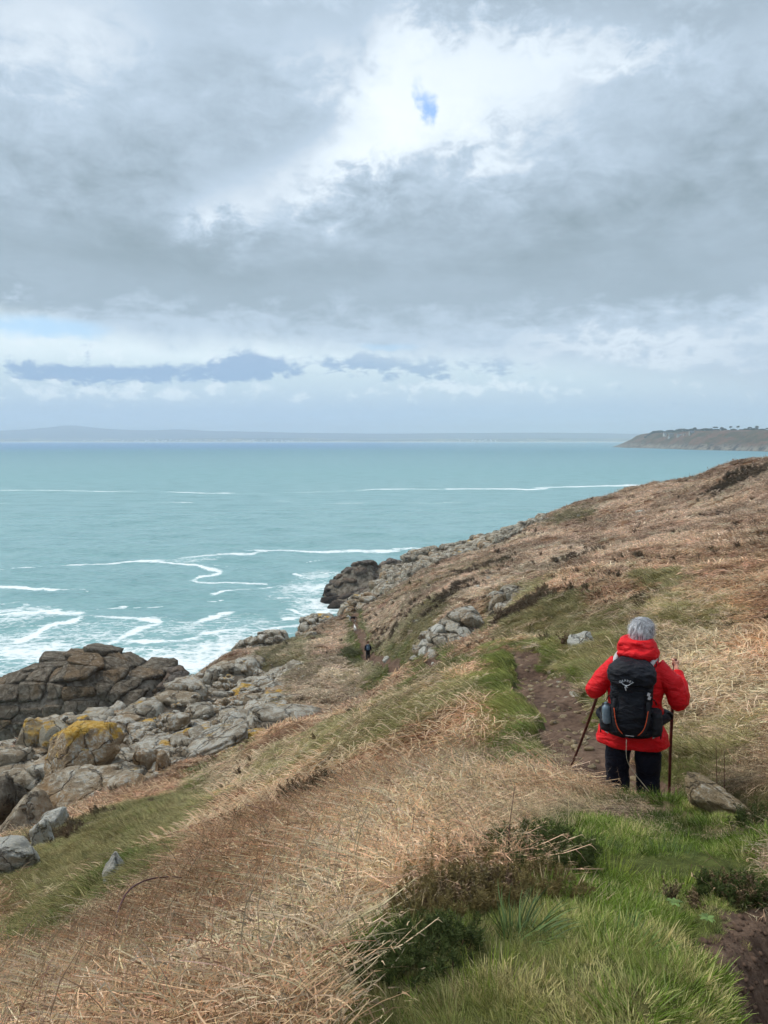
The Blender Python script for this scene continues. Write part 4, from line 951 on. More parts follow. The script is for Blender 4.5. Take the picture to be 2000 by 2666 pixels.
def pebbles():
    r = np.random.default_rng(91); n = 420; t = r.integers(0, len(PATH) - 1, n * 3); a = PATH[t] + r.normal(0, .30, (n * 3, 2)); m = (a[:, 1] > 1.6) & (a[:, 1] < 24) & (path_dist(a[:, 0], a[:, 1]) < .5); a = a[m][:n]
    h = H(a[:, 0], a[:, 1]); V0, F0 = ICO[2]; Vs, Fs, o = [], [], 0
    for i in range(len(a)):
        pl = r.normal(0, 1, (9, 3)); pl /= np.linalg.norm(pl, axis=1)[:, None]; R_ = np.minimum(1 / np.maximum(V0 @ pl.T, 0).max(1), 1.3); s = r.uniform(.012, .045) * r.uniform(.6, 1.4) * np.array([1.3, 1, .6])
        Vs.append((V0 * R_[:, None] * s) @ rotz(r.uniform(0, 6.3)).T + (a[i, 0], a[i, 1], h[i] + s[2] * .3)); Fs.append(F0 + o); o += len(V0)
    tag(link('path_gravel', mesh_np('path_gravel', np.vstack(Vs), np.vstack(Fs), [RM['flat']], False)), kind='stuff')
pebbles()
def clods():
    r = np.random.default_rng(93); n = 2600; x = r.uniform(.7, 3.4, n * 4); y = r.uniform(1.3, 4.4, n * 4); z = zones(x, y); m = z[5] > .45; x, y = x[m][:n], y[m][:n]
    if not len(x): return
    h = H(x, y); V0, F0 = ICO[2]; Vs, Fs, o = [], [], 0
    for i in range(len(x)):
        pl = r.normal(0, 1, (10, 3)); pl /= np.linalg.norm(pl, axis=1)[:, None]; R_ = np.minimum(1 / np.maximum(V0 @ pl.T, 0).max(1), 1.3); s = r.uniform(.003, .011) * r.uniform(.5, 1.4) * np.array([1.2, 1, .7])
        Vs.append((V0 * R_[:, None] * s) @ rotz(r.uniform(0, 6.3)).T + (x[i], y[i], h[i] + s[2] * .2)); Fs.append(F0 + o); o += len(V0)
    tag(link('soil', mesh_np('soil', np.vstack(Vs), np.vstack(Fs), [simple('dark_crumbly_soil', srgb(92, 74, 62), .95, .1, .35, 30)], False)), kind='stuff')
clods()
def perp(d, r):
    a = r.normal(0, 1, 3); a -= d * (a @ d); return a / np.linalg.norm(a)
# ------------------------------------------------------------------ trees and houses on the headland, village on the far shore
def leaf_crown(B, c, r, n, rs, w, rr):
    for i in range(n):
        v = rr.normal(0, 1, 3); v /= np.linalg.norm(v); v *= rr.uniform(.55, 1.05); v[2] = max(v[2], -.35)
        p = np.array(c) + v * np.array(r); d = rr.normal(0, 1, 3); d[2] *= .5; d /= np.linalg.norm(d)
        B.ribbon([p - d * w, p, p + d * w], w * 1.3, perp(d, rr), rr.uniform(), taper=False)
class Rib:
    def __init__(s): s.V, s.F, s.n = [], [], 0
    def ribbon(s, pts, w, side, shade, taper=False):
        pts = np.asarray(pts); k = len(pts); V = np.empty((2 * k, 3)); V[0::2] = pts - side * w * .5; V[1::2] = pts + side * w * .5
        s.V.append(V); i = s.n + 2 * np.arange(k - 1); s.F.append(np.stack([i, i + 1, i + 3, i + 2], 1)); s.n += 2 * k
M_PINE = simple('dark_pine_foliage', (.030, .045, .026), .9, .1, .4, .3); M_BARK = simple('pine_bark', (.07, .05, .04), .9, .1)
def hl(px, back=0.0):
    pxs = np.linspace(1600, 2400, 260); j = np.interp(px, pxs, np.arange(260)); f = lambda A: np.array([np.interp(j, np.arange(260), A[:, k]) for k in range(3)])
    return f(HL_BACK)
def tree(px, topy, wpx, label, flat=.4, trunk_frac=.45, seed=0, dy=0.0):
    g = hl(px); d = g[1] + dy; top = W(px, topy, d)[2]; base = g[2] - 1; h = max(top - base, 6.0); w = wpx / 1990 * d / 2; rr = np.random.default_rng(seed)
    root = link('pine_tree', None, loc=(g[0], d, base)); tag(root, label, 'tree', 'trees along the headland ridge')
    lean = rr.normal(0, .08)
    pts = [(0, 0, 0), (lean * h * .4, 0, h * .4), (lean * h * .8, 0, h * .85)]
    V, F, T3 = [np.asarray(a) for a in _tube(pts, [.5, .4, .2])]
    link('trunk', mesh_np('trunk', V, [F, T3], [M_BARK]), root)
    B = Rib(); cz = h * (1 - (1 - trunk_frac) / 2)
    for q in range(4):
        ox = rr.uniform(-.45, .45) * w; rw = w * rr.uniform(.5, .75)
        leaf_crown(B, (lean * cz + ox, rr.uniform(-.3, .3) * w, cz + rr.uniform(-.12, .12) * h * (1 - trunk_frac)), (rw, rw, h * (1 - trunk_frac) * .5), 150, 0, max(.5, w * .10), rr)
    link('crown', mesh_np('crown', np.vstack(B.V), np.vstack(B.F), [M_PINE], False), root)
def _tube(pts, rad, n=6):
    pts = np.asarray(pts, float); k = len(pts); a = np.linspace(0, 2 * math.pi, n, endpoint=False); V = []
    for i in range(k): V.append(pts[i] + np.stack([np.cos(a) * rad[i], np.sin(a) * rad[i], 0 * a], 1))
    V.append(pts[:1]); V.append(pts[-1:]); F = [(i * n + j, i * n + (j + 1) % n, (i + 1) * n + (j + 1) % n, (i + 1) * n + j) for i in range(k - 1) for j in range(n)]
    T3 = [(k * n, (j + 1) % n, j) for j in range(n)] + [(k * n + 1, (k - 1) * n + j, (k - 1) * n + (j + 1) % n) for j in range(n)]
    return np.vstack(V), np.array(F), np.array(T3)
tree(1860, 1111.5, 17, 'flat topped pine on the headland, left of the two lone round pines', trunk_frac=.7, seed=1)
tree(1902, 1109.5, 9, 'lone round pine on a bare trunk, left of the pair on the headland', trunk_frac=.55, seed=2)
tree(1920, 1108.5, 9, 'lone round pine on a bare trunk, right of the pair on the headland', trunk_frac=.55, seed=3)
tree(1971, 1109, 11, 'tallest dark pine near the right edge of the headland', trunk_frac=.35, seed=4)
tree(1952, 1111.5, 13, 'broad pine just left of the tallest one on the headland', trunk_frac=.4, seed=5)
tree(1879, 1112.5, 12, 'low rounded pine between the flat topped pine and the lone pair', trunk_frac=.2, seed=6)
tree(1808, 1113, 10, 'thin topped tree rising above the wood behind the headland houses', trunk_frac=.5, seed=7)
tree(1997, 1114, 8, 'small dark tree cut by the right edge on the headland', trunk_frac=.3, seed=8)
def wood():
    B = Rib(); rr = np.random.default_rng(9)
    P = [(1682,1136,8),(1690,1131,10),(1698,1126,10),(1706,1122,14),(1718,1121,16),(1732,1123,12),(1745,1119.5,18),(1758,1121,16),(1774,1116.5,24),(1790,1118,18),(1806,1116,18),(1822,1118,16),(1836,1115.5,18),(1850,1116,14),(1866,1117,12),(1885,1116,10),(1910,1117,12),(1930,1118,10),(1945,1116,14),(1965,1115,16),(1985,1117,12),(2010,1116,14),(2040,1114,16),(2080,1112,20)]
    for px, ty, w in P:
        g = hl(px); d = g[1]; top = W(px, ty, d)[2]; h = max(top - g[2] + 4, 5); ww = w / 1990 * d * .62
        leaf_crown(B, (g[0], d, g[2] - 4 + h * .5), (ww, ww * 1.2, h * .55), 520, 0, 1.6, rr)
    o = link('wood', mesh_np('wood', np.vstack(B.V), np.vstack(B.F), [M_PINE], False)); tag(o, kind='stuff')
wood()
M_WALL = simple('pale_render_wall', srgb(200, 198, 190), .9, .1, .05, .2); M_STONEW = simple('grey_stone_wall', srgb(150, 144, 134), .9, .1, .1, .3); M_SLATE = simple('slate_roof', srgb(104, 106, 114), .8, .2, .1, .5); M_PANE = simple('dark_window', (.03, .035, .04), .2, .5)
def house(px, py, d, L, Dp, Hh, yaw, wallm, label, group=None, nw=3, detail=True, parts=True, roof=None):
    g = W(px, py, d); root = link('house', None, loc=(g[0], g[1], g[2])); root.rotation_euler = (0, 0, yaw); tag(root, label, 'house', group)
    a, b = L / 2, Dp / 2; R = Hh * .62
    V = [(-a, -b, -6), (a, -b, -6), (a, b, -6), (-a, b, -6), (-a, -b, Hh), (a, -b, Hh), (a, b, Hh), (-a, b, Hh), (-a, 0, Hh + R), (a, 0, Hh + R)]
    me = bpy.data.meshes.new('wall'); me.from_pydata(V, [], [(0, 1, 5, 4), (1, 2, 6, 9, 5), (2, 3, 7, 6), (3, 0, 4, 8, 7)]); me.materials.append(wallm); link('wall', me, root)
    o = .35; V = [(-a - o, -b - o, Hh - .2), (a + o, -b - o, Hh - .2), (a + o, 0, Hh + R + .25), (-a - o, 0, Hh + R + .25), (-a - o, b + o, Hh - .2), (a + o, b + o, Hh - .2)]
    me = bpy.data.meshes.new('roof'); me.from_pydata(V + [(x, y, z - .25) for x, y, z in V], [], [(0, 1, 2, 3), (3, 2, 5, 4), (6, 9, 8, 7), (9, 10, 11, 8), (0, 6, 7, 1), (4, 5, 11, 10), (0, 3, 9, 6), (3, 4, 10, 9), (1, 7, 8, 2), (2, 8, 11, 5)]); me.materials.append(roof or M_SLATE); rf = link('roof', me, root)
    if detail:
        for s in (-1, 1):
            bm = bmesh.new(); bmesh.ops.create_cube(bm, size=1); bmesh.ops.scale(bm, vec=(1.4, 1.6, 2.6), verts=bm.verts); me = bpy.data.meshes.new('chimney'); bm.to_mesh(me); me.materials.append(wallm); link('chimney', me, rf, loc=(s * (a - .9), 0, Hh + R + .9))
        for i in range(nw):
            for z in ([1.8, Hh - 1.6] if Hh > 5 else [Hh * .5]):
                x = -a + (i + .5) * L / nw; bm = bmesh.new(); bmesh.ops.create_cube(bm, size=1); bmesh.ops.scale(bm, vec=(1.2, .2, 1.5), verts=bm.verts); me = bpy.data.meshes.new('window'); bm.to_mesh(me); me.materials.append(M_PANE); link('window', me, root, loc=(x, -b - .05, z))
    return root
def on_hl(px, py):
    best = None
    for q in np.linspace(px - 40, px + 60, 60):
        f0 = onsea(q, np.interp(q, [1600,1624,1696,1759,1817,1937,2000], [1165.2,1166,1167.3,1169.5,1171.6,1174,1176])); b0 = hl(q)
        for t in np.linspace(.3, 1, 36):
            x, y, z = f0[0] + (b0[0] - f0[0]) * t, f0[1] + (b0[1] - f0[1]) * t, -3 + (b0[2] + 3) * HL_PROF(t)
            zc = z - EYE; f_ = y * cp - zc * sp; e = abs(1000 + 2000 * x / f_ - px) + 2 * abs(1333 - 2000 * (y * sp + zc * cp) / f_ - py)
            if best is None or e < best[0]: best = (e, y)
    return best[1] - 14
house(1731, 1133, on_hl(1731, 1134), 14, 9, 6, .5, M_WALL, 'pale gabled house at the left end of the headland houses')
house(1748, 1134, on_hl(1748, 1135), 22, 10, 6, .0, M_STONEW, 'long grey roofed house second from the left on the headland', nw=5)
house(1768, 1136, on_hl(1768, 1137), 18, 9, 5.5, -.2, M_WALL, 'pale walled house in the middle of the headland houses', nw=4)
house(1784, 1133, on_hl(1784, 1134), 16, 9, 4.5, .0, M_STONEW, 'low grey house between the pale house and the tall right hand house')
house(1801, 1131, on_hl(1801, 1132), 22, 11, 9, .1, M_STONEW, 'tall slate roofed house at the right end of the headland houses', nw=5)
house(1742, 1139, on_hl(1742, 1140), 8, 6, 3, .3, M_WALL, 'small white hut below the long grey roofed house on the headland', nw=1)
rv = random.Random(3); VW = simple('white_house_wall', (.85, .85, .83)); VR = simple('grey_village_roof', srgb(120, 120, 128))
for i in range(64):
    t = rv.random(); px = rv.choice([rv.gauss(455, 45), rv.gauss(560, 80), rv.gauss(650, 60), rv.gauss(740, 60), rv.gauss(300, 60)]) if i < 52 else rv.gauss(1240, 40)
    d = 12600 + rv.uniform(150, 900); py = 1149.2 - (d - 12600) / 1500 * 7 + rv.uniform(-.6, .3)
    house(px, py, d, rv.uniform(14, 34), rv.uniform(9, 14), rv.uniform(7, 12), rv.uniform(-.5, .5), VW, 'tiny white house of the village on the low far shore', 'village houses on the far shore', detail=False, roof=VR)
# ------------------------------------------------------------------ people, packs, dogs
class Blades:
    def __init__(s): s.V, s.F, s.A, s.n = [], [], [], 0
    def ribbon(s, pts, w, side, shade, taper=True):
        pts = np.asarray(pts); k = len(pts)
        ws = w * (np.linspace(1, .12, k) if taper else np.concatenate([[.7], np.ones(k - 2), [.5]]))
        L = pts - side * ws[:, None] * .5; R = pts + side * ws[:, None] * .5
        V = np.empty((2 * k, 3)); V[0::2] = L; V[1::2] = R
        s.V.append(V); s.A.append(np.full(2 * k, shade))
        i = s.n + 2 * np.arange(k - 1); s.F.append(np.stack([i, i + 1, i + 3, i + 2], 1)); s.n += 2 * k
    def mesh(s, name, mat):
        me = mesh_np(name, np.vstack(s.V), np.vstack(s.F), [mat]); fattr(me, 'shade', np.concatenate(s.A)); return me
def ring_tube(pts, rad, n=18, flat=None, e=2.0, up=(0, 1, 0)):
    """closed tube through pts; rad: radius or (ra, rb) per point"""
    pts = np.asarray(pts, float); k = len(pts); V = []
    T = np.gradient(pts, axis=0); T /= np.linalg.norm(T, axis=1)[:, None]
    a = np.linspace(0, 2 * math.pi, n, endpoint=False); ca, sa = np.cos(a), np.sin(a)
    ca2 = np.sign(ca) * np.abs(ca) ** (2 / e); sa2 = np.sign(sa) * np.abs(sa) ** (2 / e)
    for i in range(k):
        u = np.array(up, float); 
        if abs(u @ T[i]) > .95: u = np.array([1.0, 0, 0]) if abs(T[i][0]) < .9 else np.array([0, 0, 1.0])
        s = np.cross(T[i], u); s /= np.linalg.norm(s); b = np.cross(s, T[i])
        ra, rb = rad[i] if np.ndim(rad[i]) else (rad[i], rad[i])
        V.append(pts[i] + s * (ra * ca2)[:, None] + b * (rb * sa2)[:, None])
    V.append(pts[:1]); V.append(pts[-1:]); V = np.vstack(V); F = []
    for i in range(k - 1):
        for j in range(n):
            F.append((i * n + j, i * n + (j + 1) % n, (i + 1) * n + (j + 1) % n, (i + 1) * n + j))
    T3 = []
    for j in range(n):
        T3.append((k * n, (j + 1) % n, j)); T3.append((k * n + 1, (k - 1) * n + j, (k - 1) * n + (j + 1) % n))
    return V, np.array(F), np.array(T3)
def vring(zs, n=24, e=2.0):
    """body of revolution-like rings: list of (z, cx, cy, rx, ry)"""
    pts = [(c[1], c[2], c[0]) for c in zs]; 
    V = []; a = np.linspace(0, 2 * math.pi, n, endpoint=False); ca, sa = np.cos(a), np.sin(a)
    ca2 = np.sign(ca) * np.abs(ca) ** (2 / e); sa2 = np.sign(sa) * np.abs(sa) ** (2 / e)
    for z, cx, cy, rx, ry in zs: V.append(np.stack([cx + rx * ca2, cy + ry * sa2, np.full(n, z)], 1))
    k = len(zs); V.append(np.array([[zs[0][1], zs[0][2], zs[0][0]]])); V.append(np.array([[zs[-1][1], zs[-1][2], zs[-1][0]]])); V = np.vstack(V)
    F = [(i * n + j, i * n + (j + 1) % n, (i + 1) * n + (j + 1) % n, (i + 1) * n + j) for i in range(k - 1) for j in range(n)]
    T3 = [(k * n, (j + 1) % n, j) for j in range(n)] + [(k * n + 1, (k - 1) * n + j, (k - 1) * n + (j + 1) % n) for j in range(n)]
    return V, np.array(F), np.array(T3)
def smooth_rings(zs, n=5):
    A = catmull(np.array(zs), n); A[:, 3:] = np.maximum(A[:, 3:], .005); return [tuple(r) for r in A]
def ball(c, r, n=16):
    V, F = ICO[3]; return V * np.array(r) + np.array(c), np.zeros((0, 4), int), F
def join(parts):
    V, F4, F3, o = [], [], [], 0
    for v, f4, f3 in parts:
        V.append(v); F4.append(f4 + o if len(f4) else f4.reshape(0, 4)); F3.append(f3 + o if len(f3) else f3.reshape(0, 3)); o += len(v)
    return np.vstack(V), [f for f in (np.vstack(F4), np.vstack(F3)) if len(f)]
def fused(name, parts, voxel, mats, smooth=2, disp=None):
    V, Fs = join(parts)
    me = mesh_np(name + '_raw', V, [f.astype(np.int32) for f in Fs])
    o = bpy.data.objects.new(name + '_raw', me); C.objects.link(o)
    m = o.modifiers.new('r', 'REMESH'); m.mode = 'VOXEL'; m.voxel_size = voxel
    if smooth: s = o.modifiers.new('s', 'SMOOTH'); s.iterations = smooth; s.factor = .6
    dg = bpy.context.evaluated_depsgraph_get(); dg.update(); ev = o.evaluated_get(dg)
    out = bpy.data.meshes.new_from_object(ev); out.name = name
    C.objects.unlink(o); bpy.data.objects.remove(o); bpy.data.meshes.remove(me)
    if disp is not None:
        n = len(out.vertices); P = np.empty(n * 3, np.float32); out.vertices.foreach_get('co', P); P = P.reshape(-1, 3)
        N = np.empty(n * 3, np.float32); out.vertices.foreach_get('normal', N); N = N.reshape(-1, 3)
        P = P + N * disp(P)[:, None]; out.vertices.foreach_set('co', P.astype(np.float32).ravel())
    out.materials.clear()
    for mt in mats: out.materials.append(mt)
    out.polygons.foreach_set('use_smooth', np.ones(len(out.polygons), bool)); out.update(); return out
def _sx(nt, v, i):
    s = nt.nodes.new('ShaderNodeSeparateXYZ'); nt.links.new(v.s, s.inputs[0]); return s.outputs[i]
def cloth_mat(name, col, rough=.75, var=.08, spec=.25, weave=True):
    m, nt, out = material(name); g = X(nt, nt.nodes.new('ShaderNodeTexCoord').outputs['Object'])
    n = noise(nt, g, 7, 4, .6); f = noise(nt, g, 260, 2, .6)
    c = mixc(nt, n.step(.3, .7), tuple(v * (1 - var) for v in col), tuple(min(1, v * (1 + var)) for v in col))
    p = principled(nt, out, c, rough, spec, noise(nt, vcomb(nt, X(nt, _sx(nt, g, 0)) * 1.0, X(nt, _sx(nt, g, 1)), X(nt, _sx(nt, g, 2)) * 2.2), 9, 4, .55, .8) + f * .05, .035, .8)
    p.inputs['Sheen Weight'].default_value = .0
    return m
M_RED = cloth_mat('red_waterproof_cloth', (.74, .008, .014), .6)
M_PACK = cloth_mat('black_pack_cloth', (.006, .007, .012), .6, .22); M_PACK2 = cloth_mat('charcoal_pack_mesh', (.020, .020, .024), .75, .15)
M_NAVY = cloth_mat('dark_navy_cloth', (.008, .010, .020), .8); M_SKIN = cloth_mat('skin', srgb(214, 160, 136), .55)
M_ORANGE = simple('orange_piping', srgb(226, 92, 48)); M_LGREY = simple('light_grey_webbing', srgb(190, 186, 186)); M_LOGO = simple('pale_print', srgb(200, 204, 210), .5)
M_BOOT = simple('dark_leather', (.02, .017, .015)); M_STICK = simple('dark_red_brown_wood', srgb(92, 46, 38), .6, .3, .35, 14, .004)
M_BOTTLE = simple('pale_blue_grey_plastic', srgb(104, 120, 132), .25, .5)
def hair_mat(name, a, b):
    m, nt, out = material(name); g = X(nt, nt.nodes.new('ShaderNodeTexCoord').outputs['Object'])
    s = nt.nodes.new('ShaderNodeSeparateXYZ'); nt.links.new(g.s, s.inputs[0])
    ang = (X(nt, s.outputs[0]) - .018)._m('ARCTAN2', X(nt, s.outputs[1]) + .01)
    v = vcomb(nt, ang * 9.0, X(nt, s.outputs[2]) * 9, 0.0)
    n = noise(nt, v, 1.6, 5, .65, .4); c = mixc(nt, n.step(.35, .65), a, b); principled(nt, out, c, .5, .3, n, .006, 1); return m
M_HAIR = hair_mat('silver_hair', srgb(104, 104, 110), srgb(250, 250, 252)); M_HAIR2 = hair_mat('dark_red_cap', srgb(70, 36, 34), srgb(110, 58, 52))
def wrinkle(amp, f=9, s=(1, 1, 1.4), seed=3):
    def d(P):
        n = fbm(P[:, 0] * f * s[0], P[:, 1] * f * s[1], P[:, 2] * f * s[2], oct=3, seed=seed)
        r = 1 - np.abs(fbm(P[:, 0] * f * .6 + 5, P[:, 1] * f * .6, P[:, 2] * f * 1.1, oct=3, seed=seed + 4)) * 1.6
        return amp * n * .5 + amp * np.clip(r, -.5, 1) * .6
    return d
def grip(G, axis, wrist, side, s=1.0):
    """a hand closed round a stick at G: palm, four unequal fingers, a thumb from the palm's side"""
    G, axis, wrist = (np.array(v, float) for v in (G, axis, wrist)); axis /= np.linalg.norm(axis)
    o = wrist - G; o -= axis * (o @ axis); o /= np.linalg.norm(o); t = np.cross(axis, o) * side
    R = .026 * s; parts = []
    palm = [wrist, wrist * .5 + (G + o * .045) * .5, G + o * R + axis * .0]
    parts.append(ring_tube(palm, [(.024 * s, .030 * s), (.022 * s, .038 * s), (.014 * s, .036 * s)], 14, up=axis))
    for i, (off, L) in enumerate([(.030, 1.0), (.010, 1.12), (-.010, 1.05), (-.029, .82)]):
        pts = [G + axis * off * s + (o * math.cos(a) + t * math.sin(a)) * R * (1 - .06 * (k > 2)) for k, a in enumerate(np.linspace(.2, 3.9 * L, 8))]
        parts.append(ring_tube(pts, list(np.linspace(.0105, .0075, 8) * s), 10))
    pts = [wrist * .45 + (G + o * .04) * .55 + axis * .02, G + axis * .040 * s + o * R * .9 - t * .020, G + axis * .046 * s - t * R * 1.0 - o * .004, G + axis * .042 * s - t * R * .55 - o * R * .9]
    parts.append(ring_tube(catmull(pts, 3), list(np.linspace(.014, .0085, 10) * s), 10))
    return parts
def figure(P, voxel=.008, hands=None):
    """one continuous body: legs, trunk, neck, head with face and ears, arms"""
    parts = []
    parts.append(vring(smooth_rings([(.80, 0, 0, .12, .09), (.9, 0, 0, .165, .11), (1.0, 0, 0, .15, .105), (1.15, 0, 0, .16, .11), (1.28, 0, 0, .175, .10), (1.36, 0, .0, .13, .08), (1.42, 0, .01, .06, .055), (1.52, 0, .02, .052, .055)])))
    hx, hy, hz = P['head']
    parts += [ball((hx, hy, hz), (.078, .095, .108)), ball((hx, hy + .03, hz - .055), (.058, .068, .06)), ball((hx, hy + .098, hz - .015), (.012, .02, .022)), ball((hx, hy + .088, hz - .055), (.025, .012, .008)),
              ball((hx - .08, hy, hz - .01), (.012, .02, .03)), ball((hx + .08, hy, hz - .01), (.012, .02, .03)), ball((hx - .03, hy + .085, hz + .018), (.02, .012, .009)), ball((hx + .03, hy + .085, hz + .018), (.02, .012, .009))]
    parts.append(ring_tube([(0, 0, 1.36), (hx * .6, hy * .6, 1.47), (hx, hy, hz - .04)], [.055, .055, .056]))
    for sgn, arm, leg in ((-1, P['larm'], P['lleg']), (1, P['rarm'], P['rleg'])):
        parts.append(ring_tube(catmull(arm, 4), list(np.interp(np.linspace(0, 1, (len(arm) - 1) * 4 + 1), [0, .45, .55, 1], [.040, .040, .040, .026]))))
        parts.append(ring_tube(catmull(leg, 4), list(np.interp(np.linspace(0, 1, (len(leg) - 1) * 4 + 1), [0, .5, .7, 1], [.088, .058, .055, .036]))))
        a = np.array(leg[-1]); parts.append(ring_tube([a + (0, -.06, -.03), a + (0, .02, -.035), a + (0, .10, -.045), a + (0, .17, -.05)], [(.03, .025), (.036, .035), (.038, .022), (.028, .014)], up=(0, 0, 1)))
    if hands: parts += hands
    return parts
def text_mesh(ch, size, depth=.0012):
    cu = bpy.data.curves.new('letter', 'FONT'); cu.body = ch; cu.size = size; cu.align_x = 'CENTER'; cu.extrude = depth; cu.resolution_u = 3; cu.offset = size * .015
    o = bpy.data.objects.new('letter_raw', cu); C.objects.link(o); dg = bpy.context.evaluated_depsgraph_get(); dg.update()
    me = bpy.data.meshes.new_from_object(o.evaluated_get(dg)); C.objects.unlink(o); bpy.data.objects.remove(o); return me
def tube_obj(name, pts, r, mat, parent=None, n=8, up=(0, 1, 0), smooth_n=4):
    pts = catmull(np.array(pts, float), smooth_n) if len(pts) > 2 else np.array(pts, float)
    rr = r if isinstance(r, list) and not isinstance(r[0], tuple) else r
    rad = [r] * len(pts) if not isinstance(r, list) else list(np.interp(np.linspace(0, 1, len(pts)), np.linspace(0, 1, len(r)), r))
    V, F, T3 = ring_tube(pts, rad, n, up=up); return link(name, mesh_np(name, V, [F, T3], [mat]), parent)
def build_walker():
    O = W(1650, 2108, 6.4); O = Vector((O[0], O[1], float(H(O[0], O[1])) + .0))
    dz = float(W(1650, 2108, 6.4)[2]) - O.z; O.z += dz * .8
    YAW = -math.atan2(O.x, O.y); cy_, sy_ = math.cos(YAW), math.sin(YAW)
    loc_ = lambda p: np.array([(p[0] - O.x) * cy_ + (p[1] - O.y) * sy_, -(p[0] - O.x) * sy_ + (p[1] - O.y) * cy_, p[2] - O.z])
    root = link('person', None, loc=O); root.rotation_euler = (0, 0, YAW)
    tag(root, 'grey haired walker in a red hooded jacket seen from behind between two sticks', 'person')
    K = .00336
    q = lambda px, py, y=0.0: np.array([(px - 1650) * K, y, (2108 - py) * .00339])
    hd = (.018, .035, 1.585)
    eL, eR = q(1546, 1795, -.03), q(1748, 1803, -.03)
    wL, wR = q(1556, 1806, .24), q(1744, 1752, .20)
    gR = q(1740, 1733, .245); gL = wL + np.array([.01, .07, .01])
    axL = None
    tipL = loc_(hit(1478, 2018))
    axl = gL - tipL; axl /= np.linalg.norm(axl)
    P = dict(head=hd, larm=[q(1588, 1722), q(1565, 1762, -.02), eL, (eL + wL) / 2 + (0, 0, -.01), wL], rarm=[q(1704, 1722), q(1735, 1765, -.02), eR, (eR + wR) / 2 + (.02, 0, 0), wR],
             lleg=[(-.09, 0, .86), q(1606, 1960, .01), q(1608, 2020, .03), q(1611, 2085, -.02)], rleg=[(.08, 0, .86), q(1680, 1960, .02), q(1682, 2010, .07), q(1683, 2078, .06)])
    hands = grip(gR, (0.02, 0, 1), wR, 1) + grip(gL, axl, wL, -1)
    body = fused('body', figure(P, hands=hands), .0068, [M_SKIN], 2); link('body', body, root)
    for s in (-1, 1):
        V, F4, F3 = ball((hd[0] + s * .03, hd[1] + .088, hd[2] + .008), (.009, .008, .007)); link('eye', mesh_np('eye', V, F3, [simple('eye_white', (.7, .7, .68))]), root)
    # jacket
    tor = smooth_rings([(.625, -.030, 0, .305, .195), (.66, -.030, 0, .303, .205), (.73, -.028, 0, .282, .20), (.85, -.03, 0, .245, .18), (1.0, -.02, 0, .222, .17), (1.15, -.01, 0, .226, .165), (1.27, 0, 0, .215, .15), (1.345, 0, 0, .165, .125), (1.40, 0, 0, .11, .09)])
    parts = [vring(tor, 36)]
    for arm, sg in ((P['larm'], -1), (P['rarm'], 1)):
        pts = catmull([np.array(arm[0]) * [.75, 1, 1.0] + (0, 0, -.01)] + list(arm[1:]), 5)
        r = np.interp(np.linspace(0, 1, len(pts)), [0, .25, .5, .75, .95, 1], [.090, .085, .075, .067, .056, .054])
        parts.append(ring_tube(pts, list(r), 22))
    jk = fused('jacket', parts, .0085, [M_RED], 3, wrinkle(.015, 5.5, (1, 1, 1.8))); link('jacket', jk, root)
    hood = [vring(smooth_rings([(1.335, .0, -.02, .12, .10), (1.385, -.003, -.045, .150, .125), (1.44, -.004, -.055, .166, .138), (1.485, -.010, -.045, .160, .135), (1.53, -.018, -.03, .143, .125), (1.552, -.016, -.02, .120, .11), (1.540, -.01, .0, .09, .09)]), 32),
            ring_tube([q(1600, 1688, -.12), q(1640, 1680, -.17), q(1690, 1690, -.12)], [.022, .030, .024]), ring_tube([q(1602, 1664, -.10), q(1645, 1657, -.155), q(1688, 1672, -.10)], [.016, .022, .018])]
    hm = fused('hood', hood, .0075, [M_RED], 3, wrinkle(.014, 7, (1, 1, 2.4), 8)); link('hood', hm, root)
    # cuffs, seam at the hem
    tr = [ring_tube(catmull(P[k], 4), list(np.interp(np.linspace(0, 1, 13), [0, .4, .7, 1], [.115, .104, .096, .086])), 20) for k in ('lleg', 'rleg')]
    tr.append(vring(smooth_rings([(.70, 0, 0, .19, .13), (.8, 0, 0, .20, .14), (.95, 0, 0, .18, .13)]), 28))
    link('trousers', fused('trousers', tr, .009, [M_NAVY], 2, wrinkle(.012, 8, (1, 1, .7), 12)), root)
    for k in ('lleg', 'rleg'):
        a = np.array(P[k][-1]); b = [ring_tube([a + (0, -.09, -.05), a + (0, -.02, -.05), a + (0, .08, -.055), a + (0, .17, -.062), a + (0, .205, -.065)], [(.042, .03), (.05, .045), (.052, .04), (.046, .03), (.02, .015)], up=(0, 0, 1)), ring_tube([a + (0, -.02, .10), a + (0, -.02, 0), a + (0, -.01, -.05)], [.052, .052, .05])]
        link('boot', fused('boot', b, .008, [M_BOOT], 2), root)
    # hair: cap with locks
    V, F4, F3 = ball((hd[0], hd[1] - .005, hd[2] + .022), (.104, .116, .110))
    d = V - np.array(hd); an = np.arctan2(d[:, 0], d[:, 1] + .03); n_ = fbm(an * 4, d[:, 2] * 9, oct=3, seed=50); V = V + (d / np.linalg.norm(d, axis=1)[:, None]) * (n_ * .011)[:, None]
    front = (d[:, 1] > .06) & (d[:, 2] < .03); V[front] += np.array([0, -.05, .0])
    hp = [(V, F4, F3), ball((hd[0] + .004, hd[1] - .045, hd[2] - .035), (.088, .072, .07))]
    hair = link('hair', fused('hair', hp, .006, [M_HAIR], 1, lambda P_: .003 * fbm(np.arctan2(P_[:, 0] - .018, P_[:, 1]) * 14, P_[:, 2] * 14, oct=2, seed=51)), root)
    B = Blades(); r = np.random.default_rng(5)
